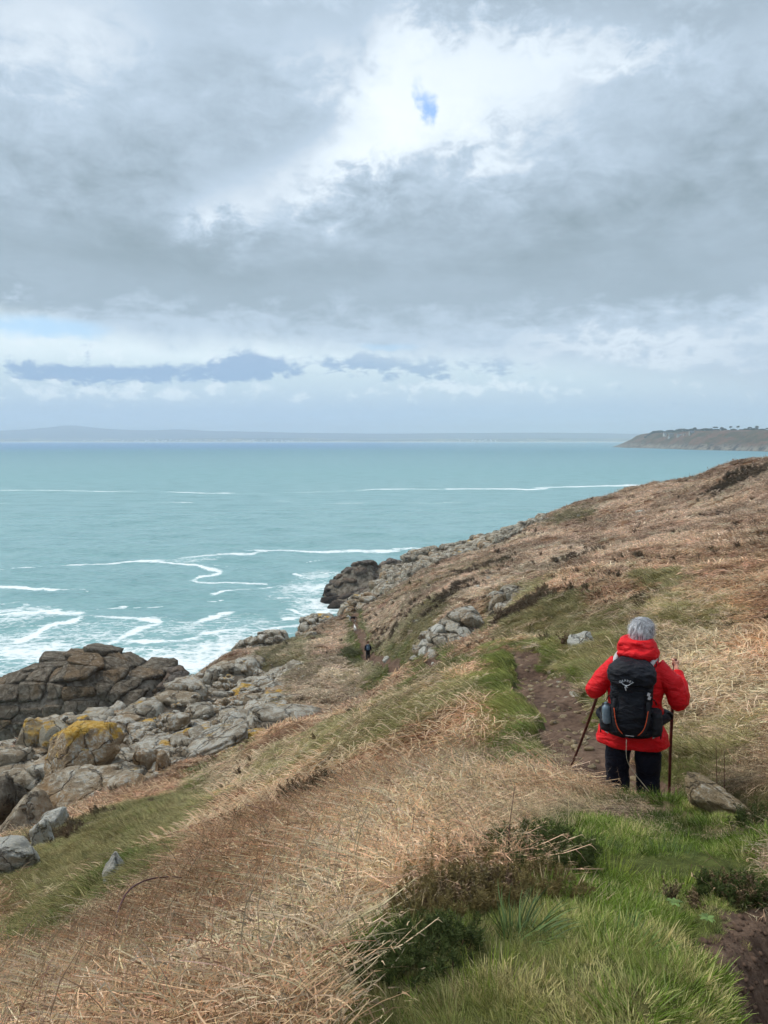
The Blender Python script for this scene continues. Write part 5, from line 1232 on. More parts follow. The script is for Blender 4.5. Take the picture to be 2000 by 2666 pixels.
    for i in range(900):
        v = r.normal(0, 1, 3); v[1] = -abs(v[1]) * .9 + .35 * r.uniform(); v[2] = abs(v[2]) * 1.2 - .35; v /= np.linalg.norm(v)
        p = np.array(hd) + (0, -.005, .022) + v * np.array([.103, .115, .108]); t = np.array([v[0] * .5 + .15 * math.sin(5 * v[0]), -.15, -1.0]); t -= v * (t @ v); t /= np.linalg.norm(t) + 1e-6
        sd = np.cross(v, t); l = r.uniform(.035, .07); pts = [p - v * .004, p + t * l * .5 + v * .007, p + t * l + v * r.uniform(-.006, .026) + np.array([.004, 0, .006]) * (v[2] > .5)]
        B.ribbon(pts, .0035, sd, r.uniform())
    hm2 = mesh_np('hair_locks', np.vstack(B.V), np.vstack(B.F), [M_HAIR]); link('hair_locks', hm2, hair)
    # sticks
    gw = Matrix.Rotation(YAW, 3, 'Z') @ Vector(gR); zR = float(H(gw.x + O.x, gw.y + O.y)) - O.z
    st = tube_obj('walking_stick', [tuple(tipL), tuple(tipL * .6 + gL * .4 + np.array([.012, 0, 0])), tuple(gL + axl * .16)], [.011, .013, .015], M_STICK, None, 10)
    st.location = O; st.rotation_euler = (0, 0, YAW); tag(st, 'slanting dark wooden stick held in the left hand of the red jacketed walker', 'walking stick', 'the red jacketed walker\'s sticks')
    st = tube_obj('walking_stick', [(gR[0] - .006, gR[1] + .01, max(zR, -.1)), (gR[0] - .012, gR[1], .6), (gR[0], gR[1], gR[2] + .05)], [.0115, .0135, .015], M_STICK, None, 10)
    st.location = O; st.rotation_euler = (0, 0, YAW); tag(st, 'upright reddish wooden stick gripped at shoulder height on the walker\'s right', 'walking stick', 'the red jacketed walker\'s sticks')
    # backpack
    bp = link('backpack', None, loc=O); bp.rotation_euler = (0, 0, YAW); bp.location.z += .062; bp.scale = (1, 1, .955); tag(bp, 'black hiking backpack with orange piping and pale round emblem on the red jacket', 'backpack')
    cx = -.045; yb = -.24
    mb = [vring(smooth_rings([(.745, cx, yb + .03, .145, .085), (.775, cx, yb, .175, .12), (.86, cx, yb, .178, .13), (1.0, cx, yb, .165, .125), (1.15, cx, yb, .165, .115), (1.28, cx, yb + .01, .168, .105), (1.36, cx, yb + .02, .150, .09)]), 36, 2.8)]
    link('pack_body', fused('pack_body', mb, .0075, [M_PACK], 2, wrinkle(.012, 11, (1, 1, 1.6), 21)), bp)
    lid = [vring(smooth_rings([(1.215, cx, yb - .02, .168, .095), (1.24, cx, yb - .025, .186, .128), (1.32, cx, yb - .015, .188, .130), (1.375, cx, yb + .005, .160, .115), (1.405, cx, yb + .03, .105, .075)]), 36, 2.8)]
    link('lid', fused('lid', lid, .0075, [M_PACK], 2, wrinkle(.015, 10, (1, 1, 2.2), 24)), bp)
    fp = [vring(smooth_rings([(.79, cx, yb - .10, .085, .03), (.82, cx, yb - .115, .112, .05), (.95, cx, yb - .115, .118, .055), (1.08, cx, yb - .10, .108, .048), (1.17, cx, yb - .085, .10, .035)]), 30, 2.6)]
    link('front_pocket', fused('front_pocket', fp, .0075, [M_PACK], 2, wrinkle(.008, 12, (1, 1, 1.6), 27)), bp)
    for s in (-1, 1):
        pts = [(cx + s * .128, yb - .118, 1.10), (cx + s * .135, yb - .145, 1.00), (cx + s * .122, yb - .160, .90), (cx + s * .085, yb - .160, .815)]
        V, F, T3 = ring_tube(catmull(pts, 5), [(.016, .012)] * 16, 10, up=(0, 1, 0)); 
        link('side_panel', mesh_np('side_panel', V * [1, 1, 1], [F, T3], [M_PACK2]), bp)
        tube_obj('piping', [(cx + s * .132, yb - .155, 1.03), (cx + s * .118, yb - .168, .93), (cx + s * .098, yb - .172, .865), (cx + s * .060, yb - .170, .815)], .0032, M_ORANGE, bp, 6)
        sp = [vring(smooth_rings([(.77, cx + s * .175, yb + .02, .04, .06), (.80, cx + s * .190, yb + .01, .055, .08), (.90, cx + s * .195, yb + .01, .052, .08), (.985, cx + s * .190, yb + .015, .046, .07)]), 20, 2.4)]
        link('side_pocket', fused('side_pocket', sp, .0075, [M_PACK2], 2, wrinkle(.008, 12, seed=30)), bp)
        tube_obj('compression_strap', [(cx + s * .20, yb + .05, 1.02), (cx + s * .175, yb - .06, 1.10), (cx + s * .10, yb - .125, 1.16)], .0045, M_PACK, bp, 6)
        tube_obj('shoulder_strap', [(cx + s * .135, yb + .06, 1.33), (cx + s * .150 + .012, yb + .10, 1.385), (s * .155 - .01, yb + .19, 1.405), (s * .15, .06, 1.38), (s * .15, .155, 1.25), (s * .17, .16, 1.10), (s * .19, .06, .98)], [.016, .020, .022, .022, .022, .014, .010], M_LGREY, bp, 10)
        tube_obj('hip_belt', [(cx + s * .16, yb + .06, .83), (cx + s * .25, yb + .17, .85), (s * .26, .04, .86), (s * .18, .19, .86)], [.045, .042, .035, .018], M_PACK, bp, 12)
        tube_obj('hanging_strap', [(cx + s * .235, yb + .02, .96), (cx + s * .242, yb + .01, .85), (cx + s * .238, yb + .02, .735)], .005, M_PACK, bp, 6)
        tube_obj('belt_tab', [(cx + s * .20, yb - .02, .765), (cx + s * .175, yb - .05, .760)], .006, M_LGREY, bp, 6)
    tube_obj('base_strap', [(cx - .14, yb - .09, .80), (cx, yb - .135, .775), (cx + .14, yb - .09, .80)], .006, M_PACK2, bp, 6)
    tube_obj('reflective_tag', [(cx - .035, yb - .165, .803), (cx + .03, yb - .165, .803)], .0035, M_LGREY, bp, 6)
    for i, (dx, z) in enumerate([(.132, 1.165), (.138, 1.135), (.15, 1.02)]):
        bm = bmesh.new(); bmesh.ops.create_cube(bm, size=1); bmesh.ops.scale(bm, vec=(.022, .01, .03), verts=bm.verts); bmesh.ops.bevel(bm, geom=bm.edges[:], offset=.003, segments=1, affect='EDGES')
        me = bpy.data.meshes.new('buckle'); bm.to_mesh(me); bm.free(); me.materials.append(M_LGREY if i < 2 else M_PACK2); link('buckle', me, bp, loc=(cx + dx, yb - .125, z)).rotation_euler = (0, .3, 0)
    tube_obj('pull_cord', [(cx - .052, yb - .150, 1.222), (cx - .046, yb - .155, 1.205), (cx - .044, yb - .150, 1.19)], .005, M_LOGO, bp, 6)
    tube_obj('haul_loop', [(cx + .12, yb + .10, 1.36), (cx + .165, yb + .10, 1.405), (cx + .19, yb + .10, 1.36), (cx + .17, yb + .10, 1.33)], .004, M_PACK, bp, 6)
    # emblem: arched word over a bird-like mark
    ex, ez, ey = cx - .042, 1.285, yb - .158
    word = 'OSPREY'
    for i, ch in enumerate(word):
        a = math.radians((i - 2.5) * 13.5); R_ = .075
        me = text_mesh(ch, .026); me.materials.clear(); me.materials.append(M_LOGO)
        o = link('letter', me, bp, loc=(ex + R_ * math.sin(a), ey - .003 + abs(math.sin(a)) * .006, ez - .045 + R_ * (math.cos(a) - .62) )); o.rotation_euler = (math.pi / 2, a, 0)
    def strip(name, pts, w):
        tube_obj(name, pts, w, M_LOGO, bp, 6)
    strip('emblem', [(ex - .042, ey - .001, ez - .020), (ex - .024, ey - .004, ez - .040), (ex, ey - .006, ez - .048), (ex + .024, ey - .004, ez - .040), (ex + .042, ey - .001, ez - .020)], [.0012, .003, .0035, .003, .0012])
    strip('emblem', [(ex, ey - .006, ez - .048), (ex, ey - .007, ez - .062)], [.004, .007]); strip('emblem', [(ex - .014, ey - .006, ez - .064), (ex + .014, ey - .006, ez - .064)], [.002, .0028])
    # bottle in the left side pocket
    V, F, T3 = vring(smooth_rings([(0, 0, 0, .03, .03), (.02, 0, 0, .036, .036), (.10, 0, 0, .036, .036), (.135, 0, 0, .030, .03), (.155, 0, 0, .014, .014), (.175, 0, 0, .013, .013)]), 20)
    b = link('water_bottle', mesh_np('water_bottle', V, [F, T3], [M_BOTTLE]), None, loc=O + Matrix.Rotation(YAW, 3, 'Z') @ Vector((cx - .185, yb - .075, .885))); b.rotation_euler = (.0, -.08, YAW)
    tag(b, 'translucent blue grey bottle in the left side pocket of the black backpack', 'bottle')
build_walker()
def build_far_walker():
    p = W(958, 1703.5, 71); z = float(H(p[0], p[1])); O = Vector((p[0], p[1], z + .02))
    root = link('person', None, loc=O); root.rotation_euler = (0, 0, .15)
    tag(root, 'small distant walker in dark clothes going down the lower path behind two dogs', 'person')
    P = dict(head=(0, .03, 1.60), larm=[(-.17, 0, 1.36), (-.24, -.02, 1.2), (-.27, -.02, 1.08), (-.27, .04, .96), (-.26, .08, .84)], rarm=[(.17, 0, 1.36), (.24, -.02, 1.2), (.28, -.02, 1.08), (.28, .04, .96), (.26, .10, .85)],
             lleg=[(-.09, 0, .88), (-.10, .02, .5), (-.10, -.04, .3), (-.10, -.10, .10)], rleg=[(.09, 0, .88), (.11, .06, .5), (.12, .05, .3), (.13, .10, .09)])
    link('body', fused('body', figure(P), .016, [M_SKIN], 1), root)
    parts = [vring(smooth_rings([(.80, 0, 0, .20, .15), (.95, 0, 0, .20, .15), (1.2, 0, 0, .21, .15), (1.38, 0, 0, .19, .13), (1.47, 0, 0, .09, .08)]), 24)]
    for k in ('larm', 'rarm'): parts.append(ring_tube(catmull(P[k], 3), list(np.linspace(.085, .055, 13)), 14))
    link('jacket', fused('jacket', parts, .018, [M_NAVY], 1), root)
    link('trousers', fused('trousers', [ring_tube(catmull(P[k], 3), list(np.linspace(.115, .075, 10)), 14) for k in ('lleg', 'rleg')], .018, [cloth_mat('charcoal_trousers', (.03, .032, .036))], 1), root)
    V, F4, F3 = ball((0, .02, 1.66), (.10, .12, .10)); link('cap', mesh_np('cap', V, F3, [M_HAIR2]), root)
    for k in ('lleg', 'rleg'):
        a = np.array(P[k][-1]); V, F, T3 = ring_tube([a + (0, -.10, -.05), a + (0, .02, -.04), a + (0, .18, -.06)], [.045, .06, .04], 10); link('boot', mesh_np('boot', V, [F, T3], [M_BOOT]), root)
    bp = link('backpack', None, loc=O); bp.rotation_euler = (0, 0, .15); tag(bp, 'blue grey backpack worn by the small distant walker', 'backpack')
    mb = cloth_mat('blue_grey_cloth', srgb(110, 134, 156), .6); md = cloth_mat('slate_cloth', srgb(60, 76, 94), .6)
    link('pack_body', fused('pack_body', [vring(smooth_rings([(.98, 0, -.22, .12, .08), (1.05, 0, -.23, .15, .11), (1.25, 0, -.23, .15, .11), (1.42, 0, -.22, .12, .09)]), 20, 2.6)], .015, [mb], 1), bp)
    link('lid', fused('lid', [vring(smooth_rings([(1.36, 0, -.23, .12, .10), (1.42, 0, -.23, .14, .12), (1.50, 0, -.21, .09, .08)]), 20, 2.6)], .015, [md], 1), bp)
    tube_obj('cross_strap', [(-.15, -.30, 1.22), (0, -.345, 1.20), (.15, -.30, 1.22)], .014, md, bp, 6)
build_far_walker()
def build_dog(px, py, yaw, h, mats, label):
    p = W(px, py, 1.0); g = hit(px, py); O = Vector((g[0], g[1], g[2] - .0)); root = link('dog', None, loc=O); root.rotation_euler = (0, 0, yaw)
    tag(root, label, 'dog', 'the two dogs on the lower path'); k = h / .55
    T = lambda *a: tuple(v * k for v in a)
    parts = [ring_tube([T(0, -.36, .42), T(0, -.22, .43), T(0, 0, .41), T(0, .2, .42), T(0, .30, .45)], [r * k for r in (.07, .115, .10, .135, .10)], 16, up=(0, 0, 1)),
             ring_tube([T(0, .24, .46), T(0, .36, .56), T(0, .42, .60)], [r * k for r in (.10, .08, .07)], 12, up=(1, 0, 0)), ball(T(0, .44, .62), T(.07, .09, .075)), ring_tube([T(0, .48, .61), T(0, .62, .57)], [.05 * k, .03 * k], 10, up=(1, 0, 0)),
             ring_tube([T(-.06, .42, .67), T(-.075, .40, .74)], [.026 * k, .012 * k], 8), ring_tube([T(.06, .42, .67), T(.075, .40, .74)], [.026 * k, .012 * k], 8),
             ring_tube(catmull([T(0, -.36, .45), T(0, -.46, .40), T(0, -.54, .32), T(0, -.60, .30)], 3), list(np.linspace(.045, .022, 10) * k), 10, up=(1, 0, 0))]
    for s in (-1, 1):
        parts.append(ring_tube(catmull([T(s * .07, .22, .38), T(s * .08, .21, .22), T(s * .08, .24, .10), T(s * .08, .26, .015)], 3), list(np.linspace(.055, .022, 10) * k), 10, up=(1, 0, 0)))
        parts.append(ring_tube(catmull([T(s * .07, -.28, .40), T(s * .09, -.22, .27), T(s * .085, -.34, .15), T(s * .085, -.31, .015)], 3), list(np.interp(np.linspace(0, 1, 10), [0, .4, 1], [.075, .045, .022]) * k), 10, up=(1, 0, 0)))
    m, nt, out = material('dog_coat_' + mats[0]); gco = nt.nodes.new('ShaderNodeTexCoord').outputs['Object']; g_ = X(nt, gco)
    if mats[0] == 'pied':
        s_ = nt.nodes.new('ShaderNodeSeparateXYZ'); nt.links.new(gco, s_.inputs[0]); yy = X(nt, s_.outputs[1]); zz = X(nt, s_.outputs[2])
        f = (yy + (noise(nt, g_, 6, 2) - .5) * .3).step(.22 * k, .26 * k)._m('ADD', 0) ; leg = (zz * -1.0).step(-.25 * k, -.18 * k); c = mixc(nt, f.mx(leg), (.012, .012, .014), (.75, .73, .70))
    else: c = mixc(nt, noise(nt, g_, 5, 3).step(.45, .6), (.78, .76, .72), (.66, .62, .56))
    principled(nt, out, c, .8, .2)
    link('coat', fused('coat', parts, .012, [m], 1), root)
build_dog(917, 1619, 2.0, .62, ['pied'], 'black and white dog turning off the lower path to the left')
build_dog(924.5, 1645, .2, .50, ['white'], 'small white dog trotting down the lower path ahead of the distant walker')
# ------------------------------------------------------------------ plants: tufts made of blades, scattered over the land
def plant_mat(name, trans=.25, rough=.75, spec=.15):
    m, nt, out = material(name)
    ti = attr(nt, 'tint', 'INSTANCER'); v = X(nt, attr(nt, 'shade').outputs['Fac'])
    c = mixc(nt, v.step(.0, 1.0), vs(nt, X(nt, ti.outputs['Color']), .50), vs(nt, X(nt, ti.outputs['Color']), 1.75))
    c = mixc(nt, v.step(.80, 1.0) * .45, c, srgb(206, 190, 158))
    p = principled(nt, None, c, rough, spec)
    t = nt.nodes.new('ShaderNodeBsdfTranslucent'); nt.links.new(c.s, t.inputs[0])
    mx = nt.nodes.new('ShaderNodeMixShader'); mx.inputs[0].default_value = trans
    nt.links.new(p.outputs[0], mx.inputs[1]); nt.links.new(t.outputs[0], mx.inputs[2]); nt.links.new(mx.outputs[0], out.inputs[0])
    return m
PM = plant_mat('dry_and_green_blades'); PM2 = plant_mat('gorse_needles', .1, .7)
def grass_tuft(seed, n, L, w, spread, lean, seg=4, radius=.12):
    r = np.random.default_rng(seed); B = Blades()
    for i in range(n):
        a = r.uniform(0, 6.283); rad = radius * math.sqrt(r.uniform())
        b = np.array([math.cos(a) * rad, math.sin(a) * rad, -.02])
        l = L * r.uniform(.5, 1.1); dirv = np.array([math.cos(a) * spread * r.uniform(.3, 1) + lean, math.sin(a) * spread * r.uniform(.3, 1) + r.normal(0, .1), 1.0])
        dirv /= np.linalg.norm(dirv); p = b.copy(); pts = [p.copy()]; bend = np.array([lean * r.uniform(.5, 1.2) + r.normal(0, .12), r.normal(0, .15), -r.uniform(.2, .9)])
        for k in range(seg):
            p = p + dirv * l / seg; pts.append(p.copy()); dirv = dirv + bend * (1.6 / seg) * (k + 1) / seg; dirv /= np.linalg.norm(dirv)
        B.ribbon(pts, w * r.uniform(.7, 1.3), perp(dirv, r), r.uniform())
    return B
def bracken_tuft(seed, n, L, w, radius, leaf=0, seg=5):
    """collapsed dead fern: stems lying and arching across one another"""
    r = np.random.default_rng(seed); B = Blades()
    for i in range(n):
        a = r.uniform(0, 6.283); rad = radius * math.sqrt(r.uniform()); b = np.array([math.cos(a) * rad, math.sin(a) * rad, r.uniform(-.02, .10) * L * 2])
        l = L * r.uniform(.4, 1.15); t = r.normal(.2, .55); el = r.uniform(0, 1.0) ** 1.8 * .65 if r.uniform() < .94 else r.uniform(.8, 1.4)
        el = float(np.nan_to_num(el, nan=.1))
        dirv = np.array([math.cos(t) * math.cos(el), math.sin(t) * math.cos(el), math.sin(el)])
        if r.uniform() < .3: dirv[:2] *= -1
        p = b.copy(); pts = [p.copy()]; curl = np.array([r.normal(0, .35), r.normal(0, .35), -r.uniform(.2, 1.0) * (el > .2)])
        sh = r.uniform()
        for k in range(seg):
            p = p + dirv * l / seg; p[2] = max(p[2], .0); pts.append(p.copy()); dirv = dirv + curl * 1.4 / seg + r.normal(0, .10, 3); dirv /= np.linalg.norm(dirv)
            if leaf and k >= 1:
                for q in range(leaf):
                    sd = perp(dirv, r); l2 = L * r.uniform(.06, .16); o = p - dirv * l / seg * r.uniform()
                    e = sd * l2 + dirv * l2 * .4; B.ribbon([o, o + e * .5 + np.array([0, 0, -.1 * l2]), o + e + np.array([0, 0, -.5 * l2])], w * 1.8, perp(sd, r), min(1, max(0, sh + r.normal(-.15, .2))))
        B.ribbon(pts, w * r.uniform(.7, 1.4), perp(dirv, r), sh, taper=False)
    return B
def gorse_tuft(seed, n, L, w):
    r = np.random.default_rng(seed); B = Blades()
    for i in range(n):
        a = r.uniform(0, 6.283); t = r.uniform(0, .9)
        dirv = np.array([math.cos(a) * math.sin(t), math.sin(a) * math.sin(t), math.cos(t)]); l = L * r.uniform(.5, 1.1); p = np.zeros(3); pts = [p.copy()]
        for k in range(8):
            p = p + dirv * l / 8; pts.append(p.copy()); dirv = dirv + r.normal(0, .08, 3) + np.array([0, 0, .04]); dirv /= np.linalg.norm(dirv)
            if k > 0:
                for q in range(9):
                    sd = perp(dirv, r); l2 = L * r.uniform(.10, .17) * (1.15 - k / 11); o = p - dirv * l / 8 * r.uniform()
                    e = (sd + dirv * .6) * l2; B.ribbon([o, o + e], w * 1.4, perp(sd, r), r.uniform() * .9)
        B.ribbon(pts, w * 1.6, perp(dirv, r), .2)
    return B
PROTO = {}
def proto(kind, objs):
    col = bpy.data.collections.new(kind + '_sources'); lst = []
    for i, (nm, B, mat) in enumerate(objs):
        o = bpy.data.objects.new(f'{kind}_{i:02d}', B.mesh(nm, mat)); col.objects.link(o); lst.append(o)
    PROTO[kind] = (col, len(lst))
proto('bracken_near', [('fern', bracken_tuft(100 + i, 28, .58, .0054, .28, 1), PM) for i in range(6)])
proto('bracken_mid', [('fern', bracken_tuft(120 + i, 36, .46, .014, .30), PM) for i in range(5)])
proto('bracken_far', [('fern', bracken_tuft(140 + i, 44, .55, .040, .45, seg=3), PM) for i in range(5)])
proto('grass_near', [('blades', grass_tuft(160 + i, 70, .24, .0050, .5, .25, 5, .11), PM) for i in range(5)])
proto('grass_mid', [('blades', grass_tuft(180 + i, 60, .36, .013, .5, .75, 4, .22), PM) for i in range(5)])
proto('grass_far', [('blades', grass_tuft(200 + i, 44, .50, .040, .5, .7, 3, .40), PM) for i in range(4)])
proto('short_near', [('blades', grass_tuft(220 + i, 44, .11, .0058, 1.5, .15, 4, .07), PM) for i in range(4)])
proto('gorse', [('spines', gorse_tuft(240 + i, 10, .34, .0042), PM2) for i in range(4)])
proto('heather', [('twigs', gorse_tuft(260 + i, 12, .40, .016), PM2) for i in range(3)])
def scatter(name, label_kind, P, rot, scl, tint, idx):
    me = bpy.data.meshes.new(name); me.vertices.add(len(P)); me.vertices.foreach_set('co', np.asarray(P, np.float32).ravel())
    fattr(me, 'rot', rot, 'FLOAT_VECTOR'); fattr(me, 'scl', scl); fattr(me, 'tint', tint, 'FLOAT_COLOR')
    a = me.attributes.new('idx', 'INT', 'POINT'); a.data.foreach_set('value', np.asarray(idx, np.int32))
    o = link(name, me); tag(o, kind='stuff')
    ng = bpy.data.node_groups.new(name + '_scatter', 'GeometryNodeTree')
    ng.interface.new_socket('Geometry', in_out='INPUT', socket_type='NodeSocketGeometry'); ng.interface.new_socket('Geometry', in_out='OUTPUT', socket_type='NodeSocketGeometry')
    gi = ng.nodes.new('NodeGroupInput'); go = ng.nodes.new('NodeGroupOutput')
    ip = ng.nodes.new('GeometryNodeInstanceOnPoints'); ci = ng.nodes.new('GeometryNodeCollectionInfo')
    ci.inputs['Collection'].default_value = PROTO[label_kind][0]; ci.inputs['Separate Children'].default_value = True; ci.inputs['Reset Children'].default_value = True
    def na(n, t):
        x = ng.nodes.new('GeometryNodeInputNamedAttribute'); x.data_type = t; x.inputs['Name'].default_value = n
        return [s for s in x.outputs if s.enabled and s.name == 'Attribute'][0]
    L = ng.links
    L.new(gi.outputs[0], ip.inputs['Points']); L.new(ci.outputs[0], ip.inputs['Instance']); ip.inputs['Pick Instance'].default_value = True
    L.new(na('idx', 'INT'), ip.inputs['Instance Index']); L.new(na('rot', 'FLOAT_VECTOR'), ip.inputs['Rotation']); L.new(na('scl', 'FLOAT'), ip.inputs['Scale'])
    L.new(ip.outputs[0], go.inputs[0])
    md = o.modifiers.new('scatter', 'NODES'); md.node_group = ng
    return o
ZPAL = {  # per kind of cover: dark and light tint
 0: (srgb(158, 122, 90), srgb(226, 188, 150)), 1: (srgb(166, 144, 112), srgb(224, 202, 168)), 2: (srgb(124, 118, 72), srgb(174, 164, 112)),
 3: (srgb(82, 98, 42), srgb(150, 154, 80)), 4: (srgb(96, 82, 62), srgb(134, 112, 84))}
def slope_rot(x, y, r, lie=.8):
    e = .4
    hx = (base_h(x + e, y) - base_h(x - e, y)) / (2 * e); hy = (base_h(x, y + e) - base_h(x, y - e)) / (2 * e)
    hx = np.clip(hx, -1.2, 1.2); hy = np.clip(hy, -1.2, 1.2)
    # blades lean down the slope and with the wind, towards the sea; tilt follows the ground
    az = np.arctan2(-.2 - hy, -.55 - hx * 1.0) + r.normal(0, .55, len(x))
    N = np.stack([-hx, -hy, np.ones(len(x))], 1); N /= np.linalg.norm(N, axis=1)[:, None]
    D = np.stack([np.cos(az), np.sin(az), np.zeros(len(x))], 1); D -= N * (N * D).sum(1)[:, None]; D /= np.linalg.norm(D, axis=1)[:, None]
    Yv = np.cross(N, D)
    # euler XYZ from the matrix with columns D, Yv, N
    ry = -np.arcsin(np.clip(D[:, 2], -1, 1)); rx = np.arctan2(Yv[:, 2], N[:, 2]); rz = np.arctan2(D[:, 1], D[:, 0])
    return np.stack([rx, ry, rz], 1)
def band(r0, r1, n, seed, amax=.60, p=1.0):
    r = np.random.default_rng(seed)
    th = r.uniform(-amax, amax, n); rad = (r0 ** p + r.uniform(0, 1, n) * (r1 ** p - r0 ** p)) ** (1 / p)
    return rad * np.sin(th), rad * np.cos(th), r
def person_clear(x, y):
    return (np.hypot(x - W(1650, 2100, 6.4)[0], y - 6.4) < .55)
def cover(tagname, r0, r1, n, seed, kinds, scales, thin=None, p=1.0, amax=.60):
    x, y, r = band(r0, r1, n, seed, amax, p)
    h = base_h(x, y)
    m = h > 9.5 + 1.5 * vnoise(x / 4, y / 4, seed=5); x, y = x[m], y[m]
    zz = zones(x, y); h = H(x, y); rk = rocky(x, y, h)
    d = path_dist(x, y); hw = path_half(y)
    ok = (~person_clear(x, y)) & (rk < .4) & (d > hw - .02 + .12 * (y > 45)) & (rock_top(x, y) < h - .05)
    # drop what is hidden far behind the first ridge? no: another viewpoint may see it
    x, y, h, zz, d = x[ok], y[ok], h[ok], zz[:, ok], d[ok]
    zz = zz * (1 + .0 * zz)
    u = r.uniform(0, 1, len(x)); cum = np.cumsum(zz / zz.sum(0), 0); k = (u[None] > cum).sum(0); k = np.clip(k, 0, 5)
    grn = (x > -.25 + .02 * y) & (np.hypot(x, y) < 3.4) & (k < 2); k = np.where(grn, np.where(r.uniform(0, 1, len(x)) < .5, 2, 3), k)
    drop = grn & (r.uniform(0, 1, len(x)) < .72); k = np.where(drop, 5, k); st_ = (np.hypot((x - W(1860, 2090, 5.0)[0]) / .42, (y - 4.9) / .5) < 1); k = np.where(st_, 5, k)
    n1 = .5 + .5 * fbm(x / 1.1 / scales['cl'], y / 1.4 / scales['cl'], oct=3, seed=seed + 1)
    n1 = np.clip(n1 + r.normal(0, .16, len(x)), 0, 1)
    tint = np.zeros((len(x), 3))
    for q, (a, b) in ZPAL.items():
        mk = k == q; tint[mk] = np.array(a) * (1 - n1[mk, None]) + np.array(b) * n1[mk, None]
    hue = r.normal(0, .05, (len(x), 3)); tint = np.clip(tint * (1 + hue), .005, 1)
    sc_ = hit(297, 2290); st2 = (np.abs(x - sc_[0]) < .30) & (y > sc_[1] - 1.3) & (y < sc_[1] + .25)
    k = np.where(st2, 5, k)
    rot = slope_rot(x, y, r); gk = np.isin(k, (2, 3)) & (y < 6); rot[gk, 2] += r.normal(0, 1.3, gk.sum())
    gg = np.isin(k, (2, 3)) & (y > 8); tint[gg] *= 1.18
    far_ = np.clip((y - 6) / 60, .15, 1)[:, None]; tint = tint * (1 - far_ * .5) + (tint.mean(1, keepdims=True) * np.array([1.16, 1.0, .86])) * far_ * .5 * 1.12
    for kind, sel, s0, s1, nm in kinds:
        mk = np.isin(k, sel) & (r.uniform(0, 1, len(x)) < (1 if thin is None else thin(x, y)))
        if not mk.any(): continue
        s = r.uniform(s0, s1, mk.sum()) * (1 + .25 * fbm(x[mk] / 3, y[mk] / 3, oct=2, seed=77))
        s *= 1 - (.45 if kind == 'grass_near' else 0) * knoll(x[mk], y[mk])
        s *= 1 - .68 * np.exp(-((((x[mk] - 1.5) / 1.15) ** 2 + ((y[mk] - 4.6) / 1.5) ** 2)) ** 2)
        s *= np.clip((d[mk] - hw[mk]) / .5 + .35, .3, 1) if hasattr(hw, '__len__') and len(hw) == len(x) else np.clip((d[mk] - path_half(y[mk])) / .5 + .35, .3, 1)
        P = np.stack([x[mk], y[mk], h[mk] - .01], 1)
        scatter(nm, kind, P, rot[mk], s, tint[mk], r.integers(0, PROTO[kind][1], mk.sum()))
def knoll(x, y): return np.exp(-(((x - 1.05) / 1.0) ** 2 + ((y - 2.9) / 1.3) ** 2) ** 2)
cover('near', 1.0, 9.5, 26000, 300, [('bracken_near', (0, 1), .55, .95, 'dead_bracken'), ('grass_near', (2, 3), .22, .6, 'grass'), ('heather', (4,), .3, .5, 'heather')], dict(cl=1.0), p=1.6, amax=.85)
cover('mid', 8.5, 34, 47000, 301, [('bracken_mid', (0, 1), .5, .95, 'dead_bracken'), ('grass_mid', (2, 3), .5, .85, 'grass'), ('heather', (4,), .5, .9, 'heather')], dict(cl=2.0), p=1.5, amax=.68)
cover('far', 32, 95, 42000, 302, [('bracken_far', (0, 1), .55, .95, 'dead_bracken'), ('grass_far', (2, 3), .6, 1.0, 'grass'), ('heather', (4,), .8, 1.4, 'heather')], dict(cl=4.0), p=1.5)
cover('distant', 92, 215, 42000, 303, [('bracken_far', (0, 1), .8, 1.5, 'dead_bracken'), ('grass_far', (2, 3), .8, 1.4, 'grass'), ('heather', (4,), 1.2, 2.0, 'heather')], dict(cl=7.0), p=1.5)

# ------------------------------------------------------------------ single plants near the camera
def obj_tint_mat(name, col, trans=.15):
    m, nt, out = material(name); v = X(nt, attr(nt, 'shade').outputs['Fac'])
    c = mixc(nt, v, tuple(k * .5 for k in col), tuple(min(1, k * 1.5) for k in col)); p = principled(nt, None, c, .65, .2)
    t = nt.nodes.new('ShaderNodeBsdfTranslucent'); nt.links.new(c.s, t.inputs[0]); mx = nt.nodes.new('ShaderNodeMixShader'); mx.inputs[0].default_value = trans
    nt.links.new(p.outputs[0], mx.inputs[1]); nt.links.new(t.outputs[0], mx.inputs[2]); nt.links.new(mx.outputs[0], out.inputs[0]); return m
G_DARK = obj_tint_mat('gorse_dark_green', srgb(66, 76, 36)); G_BROWN = obj_tint_mat('gorse_brown_green', srgb(112, 98, 60)); G_STEM = simple('woody_stem', srgb(96, 76, 56), .8)
G_BLUE = obj_tint_mat('blue_green_blades', srgb(96, 116, 70)); G_STRAW = obj_tint_mat('straw', srgb(206, 184, 146)); G_LIME = obj_tint_mat('lime_blades', srgb(140, 152, 66)); G_BRAMBLE = simple('bramble_stem', srgb(88, 56, 54), .6); G_WHITE = simple('bleached_stalk', srgb(214, 202, 182), .7); G_LEAF = obj_tint_mat('weed_leaf', srgb(104, 126, 70))
